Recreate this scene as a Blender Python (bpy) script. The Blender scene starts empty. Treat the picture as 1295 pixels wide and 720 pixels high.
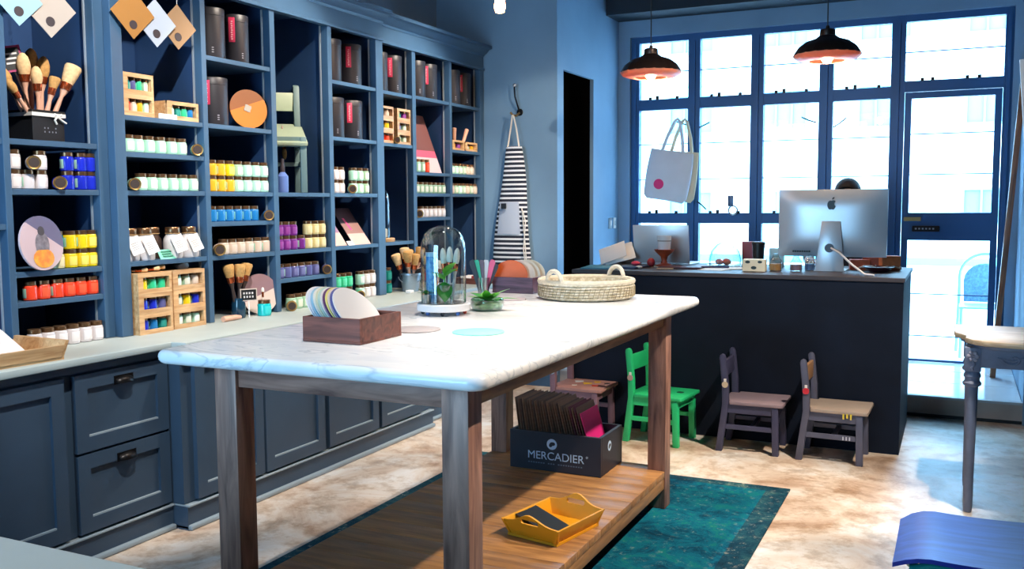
import bpy, bmesh, math, random
from mathutils import Vector, Matrix
PI = math.pi
random.seed(7)
SC = bpy.context.scene
COL = SC.collection

# ------------------------------------------------------------------ camera
cam_d = bpy.data.cameras.new('camera')
cam_d.sensor_width = 36.0
cam_d.lens = 36.0 * 1183.0 / 1295.0
cam_d.clip_start = 0.05
cam_d.clip_end = 200
cam = bpy.data.objects.new('camera', cam_d)
COL.objects.link(cam)
cam.matrix_world = Matrix(((0.90315268, -0.03185179, 0.42813631, 0.0),
                           (0.42928387, 0.07984908, -0.89963297, 0.0),
                           (-0.00553137, 0.99629794, 0.08578937, 1.35),
                           (0, 0, 0, 1)))
SC.camera = cam

# ------------------------------------------------------------------ world, lights, exposure
W = bpy.data.worlds.new('sky'); SC.world = W
W.use_nodes = True
bg = W.node_tree.nodes['Background']
bg.inputs[0].default_value = (0.42, 0.73, 1.0, 1)
bg.inputs[1].default_value = 17.0
SC.view_settings.view_transform = 'Standard'
SC.view_settings.look = 'None'
SC.view_settings.exposure = 0.18
SC.view_settings.gamma = 1.0
SC.view_settings.use_curve_mapping = False
try:
    SC.cycles.use_denoising = True
    SC.cycles.max_bounces = 8
    SC.cycles.transparent_max_bounces = 16
    SC.cycles.sample_clamp_indirect = 6.0
    SC.cycles.caustics_reflective = False
    SC.cycles.caustics_refractive = False
except Exception:
    pass

def portal(name, loc, rot, sx, sy):
    d = bpy.data.lights.new(name, 'AREA'); d.shape = 'RECTANGLE'; d.size = sx; d.size_y = sy
    o = bpy.data.objects.new(name, d); COL.objects.link(o); o.location = loc; o.rotation_euler = rot
    d.cycles.is_portal = True
portal('daylight_portal_front', (-1.1, 7.80, 1.42), (-PI/2, 0, 0), 2.9, 2.6)
portal('daylight_portal_rear', (-2.45, -1.78, 1.65), (PI/2, 0, 0), 2.1, 2.3)

def spot(name, loc, target, power, size_deg, col=(1, .80, .58), blend=.45, rad=.035):
    d = bpy.data.lights.new(name, 'SPOT'); d.energy = power; d.color = col
    d.spot_size = math.radians(size_deg); d.spot_blend = blend; d.shadow_soft_size = rad
    o = bpy.data.objects.new(name, d); COL.objects.link(o); o.location = loc
    v = Vector(target) - Vector(loc)
    o.rotation_euler = v.to_track_quat('-Z', 'Y').to_euler()
    return o
WARM = (1, .87, .72)
SPOTS = [  # location, target, power, cone
    ((0.42, 2.75, 2.92), (-.95, 2.75, 0.3), 290, 46),
    ((0.42, 3.75, 2.92), (-.95, 3.8, 0.2), 260, 50),
    ((0.42, 3.5, 2.92), (-2.70, 6.3, 1.62), 330, 19),
    ((-1.6, 2.4, 3.1), (-1.57, 2.4, 0.9), 140, 37),
    ((-1.6, 3.08, 3.1), (-1.57, 3.08, 0.9), 110, 37),
    ((-1.6, 3.85, 3.1), (-1.6, 3.9, 0.9), 150, 39),
    ((-1.6, 1.0, 3.1), (-1.55, .95, 0.8), 120, 50),
    ((-2.0, 5.2, 3.1), (-3.2, 5.3, 1.3), 220, 66),
    ((-2.0, 3.9, 3.1), (-3.2, 3.9, 1.3), 220, 66),
    ((-1.6, 2.0, 3.1), (-3.25, 2.65, 1.5), 330, 56),
    ((0.42, 3.85, 2.92), (-0.95, 4.9, 0.05), 330, 46),
]
for i, (l, t, p, c) in enumerate(SPOTS):
    spot('track_spot_light', l, t, p, c, (1, .93, .85) if l[0] == -1.6 else WARM)

# ------------------------------------------------------------------ materials
def srgb(h):
    h = h.lstrip('#')
    v = [int(h[i:i+2], 16)/255 for i in (0, 2, 4)]
    return tuple((c/12.92 if c <= .04045 else ((c+.055)/1.055)**2.4) for c in v) + (1,)
MATS = {}
def P(name, hexc, rough=.5, metal=0.0, var=0.0, vscale=8.0, bump=0.0, bscale=60.0, emit=0, emitc=None, spec=None, hex2=None, sub=None):
    if name in MATS: return MATS[name]
    m = bpy.data.materials.new(name); m.use_nodes = True
    nt = m.node_tree; b = nt.nodes['Principled BSDF']
    c = srgb(hexc)
    b.inputs['Base Color'].default_value = c
    b.inputs['Roughness'].default_value = rough
    b.inputs['Metallic'].default_value = metal
    if spec is not None: b.inputs['Specular IOR Level'].default_value = spec
    if var or hex2:
        tc = nt.nodes.new('ShaderNodeTexCoord')
        nz = nt.nodes.new('ShaderNodeTexNoise'); nz.inputs['Scale'].default_value = vscale
        nz.inputs['Detail'].default_value = 5
        nt.links.new(tc.outputs['Object'], nz.inputs['Vector'])
        mx = nt.nodes.new('ShaderNodeMix'); mx.data_type = 'RGBA'
        c2 = srgb(hex2) if hex2 else tuple(min(1, x*(1+var)) for x in c[:3]) + (1,)
        c1 = c if hex2 else tuple(x*(1-var) for x in c[:3]) + (1,)
        mx.inputs[6].default_value = c1; mx.inputs[7].default_value = c2
        rp = nt.nodes.new('ShaderNodeMapRange'); rp.inputs[1].default_value = .35; rp.inputs[2].default_value = .65
        nt.links.new(nz.outputs['Fac'], rp.inputs[0]); nt.links.new(rp.outputs[0], mx.inputs[0])
        nt.links.new(mx.outputs[2], b.inputs['Base Color'])
    if bump:
        tc = nt.nodes.new('ShaderNodeTexCoord')
        nz = nt.nodes.new('ShaderNodeTexNoise'); nz.inputs['Scale'].default_value = bscale; nz.inputs['Detail'].default_value = 4
        nt.links.new(tc.outputs['Object'], nz.inputs['Vector'])
        bp = nt.nodes.new('ShaderNodeBump'); bp.inputs['Strength'].default_value = bump; bp.inputs['Distance'].default_value = .01
        nt.links.new(nz.outputs['Fac'], bp.inputs['Height']); nt.links.new(bp.outputs[0], b.inputs['Normal'])
    if emit:
        b.inputs['Emission Color'].default_value = srgb(emitc or hexc)
        b.inputs['Emission Strength'].default_value = emit
    MATS[name] = m
    return m

def node_mat(name):
    m = bpy.data.materials.new(name); m.use_nodes = True; MATS[name] = m
    return m, m.node_tree, m.node_tree.nodes['Principled BSDF']

def ramp(nt, stops):
    r = nt.nodes.new('ShaderNodeValToRGB'); e = r.color_ramp.elements
    while len(e) < len(stops): e.new(.5)
    for k, (p, h) in enumerate(stops):
        e[k].position = p; e[k].color = srgb(h) if isinstance(h, str) else h
    return r

def wood(name, dark, light, axis=0, scale=6, rough=.45, streak=14, bump=.08):
    m, nt, b = node_mat(name)
    tc = nt.nodes.new('ShaderNodeTexCoord'); mp = nt.nodes.new('ShaderNodeMapping')
    s = [streak*scale/6]*3; s[axis] = scale*.28
    mp.inputs['Scale'].default_value = s
    nz = nt.nodes.new('ShaderNodeTexNoise'); nz.inputs['Scale'].default_value = 2.2; nz.inputs['Detail'].default_value = 7
    nz.inputs['Distortion'].default_value = .9
    oi = nt.nodes.new('ShaderNodeObjectInfo')
    ad = nt.nodes.new('ShaderNodeVectorMath'); ad.operation = 'ADD'
    sc = nt.nodes.new('ShaderNodeVectorMath'); sc.operation = 'SCALE'; sc.inputs[3].default_value = 9
    cmb = nt.nodes.new('ShaderNodeCombineXYZ')
    for k in range(3): nt.links.new(oi.outputs['Random'], cmb.inputs[k])
    nt.links.new(cmb.outputs[0], sc.inputs[0])
    nt.links.new(tc.outputs['Object'], ad.inputs[0]); nt.links.new(sc.outputs[0], ad.inputs[1])
    nt.links.new(ad.outputs[0], mp.inputs[0]); nt.links.new(mp.outputs[0], nz.inputs['Vector'])
    r = ramp(nt, [(.3, dark), (.68, light)])
    nt.links.new(nz.outputs['Fac'], r.inputs[0])
    hv = nt.nodes.new('ShaderNodeHueSaturation')
    mr = nt.nodes.new('ShaderNodeMapRange'); mr.inputs[3].default_value = .86; mr.inputs[4].default_value = 1.12
    nt.links.new(oi.outputs['Random'], mr.inputs[0]); nt.links.new(mr.outputs[0], hv.inputs['Value'])
    nt.links.new(r.outputs[0], hv.inputs['Color']); nt.links.new(hv.outputs[0], b.inputs['Base Color'])
    b.inputs['Roughness'].default_value = rough
    bp = nt.nodes.new('ShaderNodeBump'); bp.inputs['Strength'].default_value = bump; bp.inputs['Distance'].default_value = .004
    nt.links.new(nz.outputs['Fac'], bp.inputs['Height']); nt.links.new(bp.outputs[0], b.inputs['Normal'])
    return m

def glass_mat(name, tint='#ffffff', gloss=.08, rough=.02, edge=None):
    m = bpy.data.materials.new(name); m.use_nodes = True; nt = m.node_tree
    nt.nodes.remove(nt.nodes['Principled BSDF'])
    out = nt.nodes['Material Output']
    tr = nt.nodes.new('ShaderNodeBsdfTransparent'); tr.inputs[0].default_value = srgb(tint)
    gl = nt.nodes.new('ShaderNodeBsdfGlossy'); gl.inputs['Roughness'].default_value = rough
    fr = nt.nodes.new('ShaderNodeLayerWeight'); fr.inputs[0].default_value = .35
    mr = nt.nodes.new('ShaderNodeMapRange'); mr.inputs[3].default_value = gloss; mr.inputs[4].default_value = .75
    mx = nt.nodes.new('ShaderNodeMixShader')
    nt.links.new(fr.outputs['Facing'], mr.inputs[0]); nt.links.new(mr.outputs[0], mx.inputs[0])
    nt.links.new(tr.outputs[0], mx.inputs[1]); nt.links.new(gl.outputs[0], mx.inputs[2])
    if edge:
        er = ramp(nt, [(.35, tint), (.95, edge)]); nt.links.new(fr.outputs['Facing'], er.inputs[0]); nt.links.new(er.outputs[0], tr.inputs[0])
    nt.links.new(mx.outputs[0], out.inputs[0])
    MATS[name] = m
    return m

M_PAINT = P('slate_blue_cabinet_paint', '#3d5c7a', .42, var=.06, vscale=5, bump=.02, bscale=40)
M_PAINT_SHADE = P('slate_blue_paint_in_shade', '#35495e', .45, var=.06, vscale=5, bump=.02, bscale=40)  # same paint as the shelving, its dimmer light put into a darker colour
M_BACKP = P('navy_back_panel_paint', '#23406a', .5, var=.05)
M_TRACK = P('bright_shelf_track_metal', '#c9d6e2', .35, .6)
M_WALL = P('blue_grey_wall_paint', '#7595b0', .8, var=.06, vscale=2.2, bump=.05, bscale=25)
M_NAVYW = P('deep_slate_wall_paint', '#34465a', .8, var=.05)
M_DARKW = P('dark_ceiling_paint', '#27343f', .85)
M_WORK = P('pale_grey_worktop', '#a9b3b1', .42, var=.03)
M_SKIRT = P('bead_highlight_tone', '#8f9ea8', .45)  # paleness of light caught on the ledges, put into the bead colour
M_COUNT = P('dark_plaster_counter', '#0d1728', .7, spec=.2, var=.22, vscale=3, bump=.05)
M_COUNTT = P('counter_top_slate', '#33292a', .5, var=.15, vscale=4)
M_BLACK = P('black', '#101215', .45)
M_BLACKM = P('blackened_metal', '#1b1a1c', .35, .7)
M_WFRAME = P('window_steel_haze_blue', '#174a7c', .45, .2)  # blue veil of the window bloom put into the frame colour
M_WHITE = P('white_card', '#eceae8', .6)
M_STEEL = P('brushed_steel', '#c4c8cc', .28, .9)
M_ALU = P('aluminium_shell', '#cfd3d8', .33, .35)
M_COPPER = P('copper_lid', '#8d6a4c', .3, .85)
M_GOLD = P('gold_lid', '#b58e55', .3, .85)
M_GLASS = glass_mat('clear_window_glass', '#f4fbff', .03)
M_CLEAR = glass_mat('clear_glassware', '#f2f8f6', .10, edge='#5f7484')
M_GREENG = glass_mat('green_glassware', '#cfeedd', .10, edge='#4f8a6a')
M_CONSOLE = P('grey_blue_console_paint', '#676f84', .5, var=.12, vscale=20)
W_TABLE = wood('table_oak_upright', '#64453d', '#b58876', 2, 6)
W_TABLEX = wood('table_oak_along_x', '#64453d', '#b58876', 0, 6)
W_TABLEY = wood('table_oak_along_y', '#50382b', '#946a4b', 1, 6)
W_SHELF = wood('lower_shelf_oak', '#7c5433', '#b4824f', 0, 6, .4)
W_CRATE = wood('pale_pine', '#b98a5c', '#dfb98a', 1, 10)
W_DARKBOX = wood('reddish_stained_wood', '#4a2018', '#8a4a38', 0, 7, .4)
W_CONTOP = wood('limed_oak_top', '#b89a78', '#dcc3a0', 0, 7)
W_PLANK = wood('brown_plank', '#4e3222', '#87583a', 2, 6)

# marble
m, nt, b = node_mat('white_veined_marble'); M_MARBLE = m
tc = nt.nodes.new('ShaderNodeTexCoord'); mp = nt.nodes.new('ShaderNodeMapping')
mp.inputs['Scale'].default_value = (.55, 2.2, 2.0); mp.inputs['Rotation'].default_value = (0, 0, .35)
n1 = nt.nodes.new('ShaderNodeTexNoise'); n1.inputs['Scale'].default_value = 3.2; n1.inputs['Detail'].default_value = 9; n1.inputs['Distortion'].default_value = 1.4
r1 = ramp(nt, [(.40, '#f6f5f5'), (.47, '#eef0f2'), (.492, '#cdd3da'), (.51, '#f1f2f3'), (.64, '#e6e8ec'), (.75, '#f6f5f4')])
nt.links.new(tc.outputs['Object'], mp.inputs[0]); nt.links.new(mp.outputs[0], n1.inputs['Vector'])
nt.links.new(n1.outputs['Fac'], r1.inputs[0]); nt.links.new(r1.outputs[0], b.inputs['Base Color'])
b.inputs['Roughness'].default_value = .22

# concrete floor
m, nt, b = node_mat('worn_concrete_floor'); M_FLOOR = m
tc = nt.nodes.new('ShaderNodeTexCoord')
n1 = nt.nodes.new('ShaderNodeTexNoise'); n1.inputs['Scale'].default_value = 1.7; n1.inputs['Detail'].default_value = 9; n1.inputs['Roughness'].default_value = .68; n1.inputs['Distortion'].default_value = .8
n2 = nt.nodes.new('ShaderNodeTexNoise'); n2.inputs['Scale'].default_value = 8; n2.inputs['Detail'].default_value = 8; n2.inputs['Roughness'].default_value = .7
r1 = ramp(nt, [(.28, '#957a66'), (.40, '#c2a893'), (.49, '#d8c8b8'), (.60, '#e4e0dc'), (.75, '#eef0f2')])
r2 = ramp(nt, [(.30, '#8a705a'), (.42, '#cdbba6'), (.52, '#ffffff'), (.8, '#ffffff')])
mx = nt.nodes.new('ShaderNodeMix'); mx.data_type = 'RGBA'; mx.blend_type = 'MULTIPLY'; mx.inputs[0].default_value = .6
for n in (n1, n2): nt.links.new(tc.outputs['Object'], n.inputs['Vector'])
nt.links.new(n1.outputs['Fac'], r1.inputs[0]); nt.links.new(n2.outputs['Fac'], r2.inputs[0])
nt.links.new(r1.outputs[0], mx.inputs[6]); nt.links.new(r2.outputs[0], mx.inputs[7])
nt.links.new(mx.outputs[2], b.inputs['Base Color'])
rr = nt.nodes.new('ShaderNodeMapRange'); rr.inputs[3].default_value = .55; rr.inputs[4].default_value = .25
nt.links.new(n1.outputs['Fac'], rr.inputs[0]); nt.links.new(rr.outputs[0], b.inputs['Roughness'])
bp = nt.nodes.new('ShaderNodeBump'); bp.inputs['Strength'].default_value = .12; bp.inputs['Distance'].default_value = .01
nt.links.new(n2.outputs['Fac'], bp.inputs['Height']); nt.links.new(bp.outputs[0], b.inputs['Normal'])

# rug
def rug_mat(name, stops, wear):
    m, nt, b = node_mat(name)
    tc = nt.nodes.new('ShaderNodeTexCoord')
    n1 = nt.nodes.new('ShaderNodeTexNoise'); n1.inputs['Scale'].default_value = 5.5; n1.inputs['Detail'].default_value = 12; n1.inputs['Roughness'].default_value = .85; n1.inputs['Distortion'].default_value = .5
    v = nt.nodes.new('ShaderNodeTexVoronoi'); v.inputs['Scale'].default_value = 26
    n2 = nt.nodes.new('ShaderNodeTexNoise'); n2.inputs['Scale'].default_value = 30; n2.inputs['Detail'].default_value = 8; n2.inputs['Roughness'].default_value = .8
    for n in (n1, v, n2): nt.links.new(tc.outputs['Object'], n.inputs['Vector'])
    r1 = ramp(nt, stops); nt.links.new(n1.outputs['Fac'], r1.inputs[0])
    r2 = ramp(nt, [(0, '#000000'), (.56, '#000000'), (.70, '#ffffff')]); nt.links.new(n2.outputs['Fac'], r2.inputs[0])
    ml = nt.nodes.new('ShaderNodeMath'); ml.operation = 'MULTIPLY'; nt.links.new(r2.outputs[0], ml.inputs[0]); nt.links.new(v.outputs['Distance'], ml.inputs[1])
    mx = nt.nodes.new('ShaderNodeMix'); mx.data_type = 'RGBA'; nt.links.new(ml.outputs[0], mx.inputs[0])
    nt.links.new(r1.outputs[0], mx.inputs[6]); mx.inputs[7].default_value = srgb(wear)
    nt.links.new(mx.outputs[2], b.inputs['Base Color'])
    b.inputs['Roughness'].default_value = .95; b.inputs['Specular IOR Level'].default_value = .1
    bp = nt.nodes.new('ShaderNodeBump'); bp.inputs['Strength'].default_value = .5; bp.inputs['Distance'].default_value = .006
    nt.links.new(n2.outputs['Fac'], bp.inputs['Height']); nt.links.new(bp.outputs[0], b.inputs['Normal'])
    return m
M_RUG = rug_mat('teal_worn_rug_pile', [(.28, '#021a2c'), (.42, '#043a50'), (.52, '#075a70'), (.60, '#0d6a66'), (.70, '#5a7a66'), (.78, '#9a9a80')], '#8fa898')
M_RUGB = rug_mat('dark_teal_rug_border', [(.32, '#0a1826'), (.47, '#123a4c'), (.56, '#24505a'), (.68, '#7f8c7c'), (.78, '#c0bca6')], '#d6d2bc')

# striped cloth
m, nt, b = node_mat('navy_and_white_striped_cloth'); M_STRIPE = m
tc = nt.nodes.new('ShaderNodeTexCoord'); sx = nt.nodes.new('ShaderNodeSeparateXYZ')
nt.links.new(tc.outputs['Object'], sx.inputs[0])
mu = nt.nodes.new('ShaderNodeMath'); mu.operation = 'MULTIPLY'; mu.inputs[1].default_value = 30.0
fr = nt.nodes.new('ShaderNodeMath'); fr.operation = 'FRACT'
gt = nt.nodes.new('ShaderNodeMath'); gt.operation = 'GREATER_THAN'; gt.inputs[1].default_value = .58
mx = nt.nodes.new('ShaderNodeMix'); mx.data_type = 'RGBA'
mx.inputs[6].default_value = srgb('#1b2233'); mx.inputs[7].default_value = srgb('#d9dbe0')
nt.links.new(sx.outputs[2], mu.inputs[0]); nt.links.new(mu.outputs[0], fr.inputs[0]); nt.links.new(fr.outputs[0], gt.inputs[0])
nt.links.new(gt.outputs[0], mx.inputs[0]); nt.links.new(mx.outputs[2], b.inputs['Base Color']); b.inputs['Roughness'].default_value = .9

# woven basket
m, nt, b = node_mat('woven_straw'); M_STRAW = m
tc = nt.nodes.new('ShaderNodeTexCoord'); nz = nt.nodes.new('ShaderNodeTexNoise'); nz.inputs['Scale'].default_value = 60
nt.links.new(tc.outputs['Object'], nz.inputs['Vector'])
r1 = ramp(nt, [(.38, '#c0b294'), (.55, '#ddd4c0'), (.7, '#f0eadd')]); nt.links.new(nz.outputs['Fac'], r1.inputs[0])
nt.links.new(r1.outputs[0], b.inputs['Base Color']); b.inputs['Roughness'].default_value = .8

# ------------------------------------------------------------------ mesh builder
class MB:
    def __init__(s): s.v = []; s.f = []; s.mi = []; s.cur = 0
    def add(s, vs, fs):
        o = len(s.v); s.v += [tuple(p) for p in vs]; s.f += [tuple(i+o for i in f) for f in fs]; s.mi += [s.cur]*len(fs); return s
    def box(s, x0, x1, y0, y1, z0, z1):
        return s.add([(x0,y0,z0),(x1,y0,z0),(x1,y1,z0),(x0,y1,z0),(x0,y0,z1),(x1,y0,z1),(x1,y1,z1),(x0,y1,z1)],
                     [(3,2,1,0),(4,5,6,7),(0,1,5,4),(1,2,6,5),(2,3,7,6),(3,0,4,7)])
    def cbox(s, c, d): return s.box(c[0]-d[0]/2, c[0]+d[0]/2, c[1]-d[1]/2, c[1]+d[1]/2, c[2]-d[2]/2, c[2]+d[2]/2)
    def hexa(s, bot, top):   # two quads, ccw from above
        return s.add(list(bot)+list(top), [(3,2,1,0),(4,5,6,7),(0,1,5,4),(1,2,6,5),(2,3,7,6),(3,0,4,7)])
    def lathe(s, prof, n=24, c=(0,0,0), a0=0.0, a1=None, mod=None):
        full = a1 is None; a1 = a0+2*PI if full else a1
        m = n if full else n+1; vs = []
        for (r, z) in prof:
            for k in range(m):
                a = a0+(a1-a0)*k/n
                q = r*(mod(a, r, z) if mod else 1)
                vs.append((c[0]+q*math.cos(a), c[1]+q*math.sin(a), c[2]+z))
        fs = []
        for i in range(len(prof)-1):
            for k in range(n):
                k2 = (k+1) % m if full else k+1
                fs.append((i*m+k, i*m+k2, (i+1)*m+k2, (i+1)*m+k))
        if full:
            if prof[0][0] > 1e-5: fs.append(tuple(reversed(range(m))))
            if prof[-1][0] > 1e-5: fs.append(tuple((len(prof)-1)*m+k for k in range(m)))
        return s.add(vs, fs)
    def cyl(s, c, r, h, n=20, r2=None): return s.lathe([(r,0),(r if r2 is None else r2,h)], n, c)
    def tube(s, pts, r, n=8, closed=False, rs=None, flat=1.0):
        pts = [Vector(p) for p in pts]; L = len(pts); vs = []
        up = None
        for i, p in enumerate(pts):
            if closed: t = pts[(i+1) % L]-pts[i-1]
            else: t = pts[min(i+1, L-1)]-pts[max(i-1, 0)]
            t.normalize()
            if up is None:
                a = Vector((0,0,1)) if abs(t.z) < .9 else Vector((1,0,0))
                up = (a-t*a.dot(t)).normalized()
            else:
                up = (up-t*up.dot(t)); up = up.normalized() if up.length > 1e-6 else t.orthogonal().normalized()
            sd = t.cross(up); rr = rs[i] if rs else r
            for k in range(n):
                a = 2*PI*k/n
                vs.append(p+up*(rr*math.cos(a)*flat)+sd*(rr*math.sin(a)))
        fs = []
        for i in range(L if closed else L-1):
            j = (i+1) % L
            for k in range(n):
                fs.append((i*n+k, i*n+(k+1)%n, j*n+(k+1)%n, j*n+k))
        if not closed: fs += [tuple(reversed(range(n))), tuple((L-1)*n+k for k in range(n))]
        return s.add(vs, fs)
    def prism(s, poly, h0, h1, ax='z'):
        def mk(u, v, w): return {'z': (u,v,w), 'x': (w,u,v), 'y': (u,w,v)}[ax]
        n = len(poly)
        vs = [mk(u,v,h0) for u, v in poly]+[mk(u,v,h1) for u, v in poly]
        fs = [tuple(reversed(range(n))), tuple(range(n, 2*n))]+[(k,(k+1)%n,n+(k+1)%n,n+k) for k in range(n)]
        return s.add(vs, fs)
    def ball(s, c, r, nu=14, nv=8):
        rx, ry, rz = (r, r, r) if not hasattr(r, '__len__') else r
        vs = []; fs = []
        for i in range(nv+1):
            t = PI*i/nv-PI/2
            for k in range(nu):
                a = 2*PI*k/nu
                vs.append((c[0]+rx*math.cos(t)*math.cos(a), c[1]+ry*math.cos(t)*math.sin(a), c[2]+rz*math.sin(t)))
        for i in range(nv):
            for k in range(nu): fs.append((i*nu+k, i*nu+(k+1)%nu, (i+1)*nu+(k+1)%nu, (i+1)*nu+k))
        return s.add(vs, fs)
    def xf(s, M, start=0):
        for i in range(start, len(s.v)): s.v[i] = tuple(M @ Vector(s.v[i]))
        return s
    def mesh(s, name, mat, off=(0,0,0), bevel=0, seg=2, smooth=35):
        me = bpy.data.meshes.new(name)
        me.from_pydata([(x-off[0], y-off[1], z-off[2]) for x, y, z in s.v], [], s.f)
        bm = bmesh.new(); bm.from_mesh(me)
        bmesh.ops.remove_doubles(bm, verts=bm.verts, dist=1e-6)
        bmesh.ops.recalc_face_normals(bm, faces=bm.faces)
        if bevel:
            es = [e for e in bm.edges if len(e.link_faces) == 2 and e.calc_face_angle(0) > math.radians(30)]
            bmesh.ops.bevel(bm, geom=es, offset=bevel, segments=seg, profile=.5, affect='EDGES', clamp_overlap=True)
        bm.to_mesh(me); bm.free()
        if smooth:
            for p in me.polygons: p.use_smooth = True
            me.set_sharp_from_angle(angle=math.radians(smooth))
        for mm in (mat if isinstance(mat, (list, tuple)) else [mat]): me.materials.append(mm)
        return me
    def build(s, name, mat, parent=None, world=False, bevel=0, seg=2, smooth=35, **k):
        off = tuple(parent.location) if (parent is not None and world) else (0,0,0)
        if parent is not None and world and parent.parent is not None:
            off = tuple(Vector(parent.location)+Vector(parent.parent.location))
        return put(name, s.mesh(name, mat, off, bevel, seg, smooth), parent, **k)

def put(name, me, parent=None, loc=(0,0,0), rot=(0,0,0), scale=None):
    o = bpy.data.objects.new(name, me); COL.objects.link(o)
    o.location = loc; o.rotation_euler = rot
    if scale: o.scale = scale
    if parent is not None: o.parent = parent
    return o
def tag(o, label, cat, group=None):
    o['label'] = label; o['category'] = cat
    if group: o['group'] = group
    return o
def thing(name, label, cat, loc=(0,0,0), rz=0, group=None, rot=None):
    o = bpy.data.objects.new(name, None); COL.objects.link(o); o.empty_display_size = .05
    o.location = loc; o.rotation_euler = rot or (0,0,rz)
    return tag(o, label, cat, group)
def struct(o): o['kind'] = 'structure'; return o
def centred(mb, name, mat, **k):      # a single-mesh thing with its origin at its base centre
    xs, ys, zs = zip(*mb.v); c = ((min(xs)+max(xs))/2, (min(ys)+max(ys))/2, min(zs))
    kk = {a: k.pop(a) for a in ('bevel', 'seg', 'smooth') if a in k}
    return put(name, mb.mesh(name, mat, c, **kk), None, loc=c, **k)
def arc(c, r, a0, a1, n, plane='xz', w=0):
    out = []
    for k in range(n+1):
        a = a0+(a1-a0)*k/n; u, v = r*math.cos(a), r*math.sin(a)
        out.append({'xz': (c[0]+u, c[1]+w, c[2]+v), 'xy': (c[0]+u, c[1]+v, c[2]+w), 'yz': (c[0]+w, c[1]+u, c[2]+v)}[plane])
    return out
ORD = ['first', 'second', 'third', 'fourth', 'fifth', 'sixth', 'seventh', 'eighth', 'ninth', 'tenth']

# ================================================================== THE SETTING
def wall(name, boxes, mat):
    mb = MB()
    for bx in boxes: mb.box(*bx)
    return struct(mb.build(name, mat, smooth=0))
CEIL = 3.3
wall('floor', [(-3.75, 1.8, -1.9, 6.42, -.12, 0)], M_FLOOR)
wall('ceiling', [(-3.75, 1.8, -1.9, 7.8, CEIL, CEIL+.1)], M_DARKW)
wall('wall_left', [(-3.75, -3.62, -1.9, 6.4, 0, CEIL)], M_WALL)
wall('wall_back', [(-3.62, -2.63, 6.3, 6.4, 0, CEIL)], M_WALL)
wall('wall_bay_left', [(-2.66, -2.63, 6.4, 6.42, 0, CEIL), (-2.66, -2.63, 7.045, 7.8, 0, CEIL), (-2.66, -2.63, 6.42, 7.045, 2.325, CEIL)], M_WALL)
wall('wall_window', [(-2.63, -2.53, 7.65, 7.8, 0, CEIL), (.325, .39, 7.65, 7.8, 0, CEIL), (-2.53, .325, 7.65, 7.8, 2.735, CEIL)], M_WALL)
wall('wall_bay_right', [(.39, .5, 6.43, 7.8, 0, CEIL)], M_WALL)
wall('wall_pier', [(.39, 1.8, 6.33, 6.43, 0, CEIL)], M_WALL)
wall('wall_right', [(1.7, 1.8, -1.9, 6.33, 0, CEIL)], M_NAVYW)
wall('wall_rear', [(-3.75, -3.5, -1.9, -1.8, 0, CEIL), (-1.4, 1.8, -1.9, -1.8, 0, CEIL), (-3.5, -1.4, -1.9, -1.8, 0, .5), (-3.5, -1.4, -1.9, -1.8, 2.8, CEIL)], M_NAVYW)
wall('trim_1', [(-2.63, .39, 7.33, 7.65, 2.87, CEIL)], P('dark_beam_paint', '#1d2833', .8))
wall('baseboard_back', [(-2.92, -2.63, 6.285, 6.3, 0, .09)], M_PAINT)
# closet seen through the side doorway; its darkness is put into the wall colour
M_CLOSET = P('closet_shade_black', '#0d1016', .9)
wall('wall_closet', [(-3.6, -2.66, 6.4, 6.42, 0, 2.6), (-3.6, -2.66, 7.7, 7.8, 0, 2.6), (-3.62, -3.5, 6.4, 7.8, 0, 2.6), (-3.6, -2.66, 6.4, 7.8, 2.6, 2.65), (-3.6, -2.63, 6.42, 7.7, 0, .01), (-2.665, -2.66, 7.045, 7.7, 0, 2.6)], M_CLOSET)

# raised entrance floor: step riser, nosing, paving
plat = MB().box(-2.63, .39, 6.36, 7.8, 0, .117).build('floor_platform', P('platform_core', '#8b8f93', .7), smooth=0); struct(plat)
t = MB().box(-2.63, .39, 6.345, 6.36, .022, .122).build('riser', P('brown_grey_step_riser', '#b09d92', .5, var=.08), plat, smooth=0)
MB().box(-2.63, .39, 6.33, 6.375, .122, .137).build('nosing', P('pale_stone_nosing', '#a9aeb3', .5), plat, smooth=0)
MB().box(-2.63, .39, 6.352, 6.36, 0, .022).build('plinth_gap', M_BLACK, plat, smooth=0)
M_TILE = P('white_entrance_tile', '#eef1f2', .12, var=.03)
tile_me = MB().box(-.374, .374, -.234, .234, 0, .018).mesh('paving_tile', M_TILE, bevel=.003, seg=1)
for ix in range(4):
    for iy in range(3):
        put('paving_tile', tile_me, plat, loc=(-2.252+ix*.755, 6.612+iy*.474, .117))
wall('floor_street', [(-14, 14, 7.8, 40, -.1, .1)], P('pale_street_paving', '#e3e6e8', .8, var=.05, vscale=1))

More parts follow.
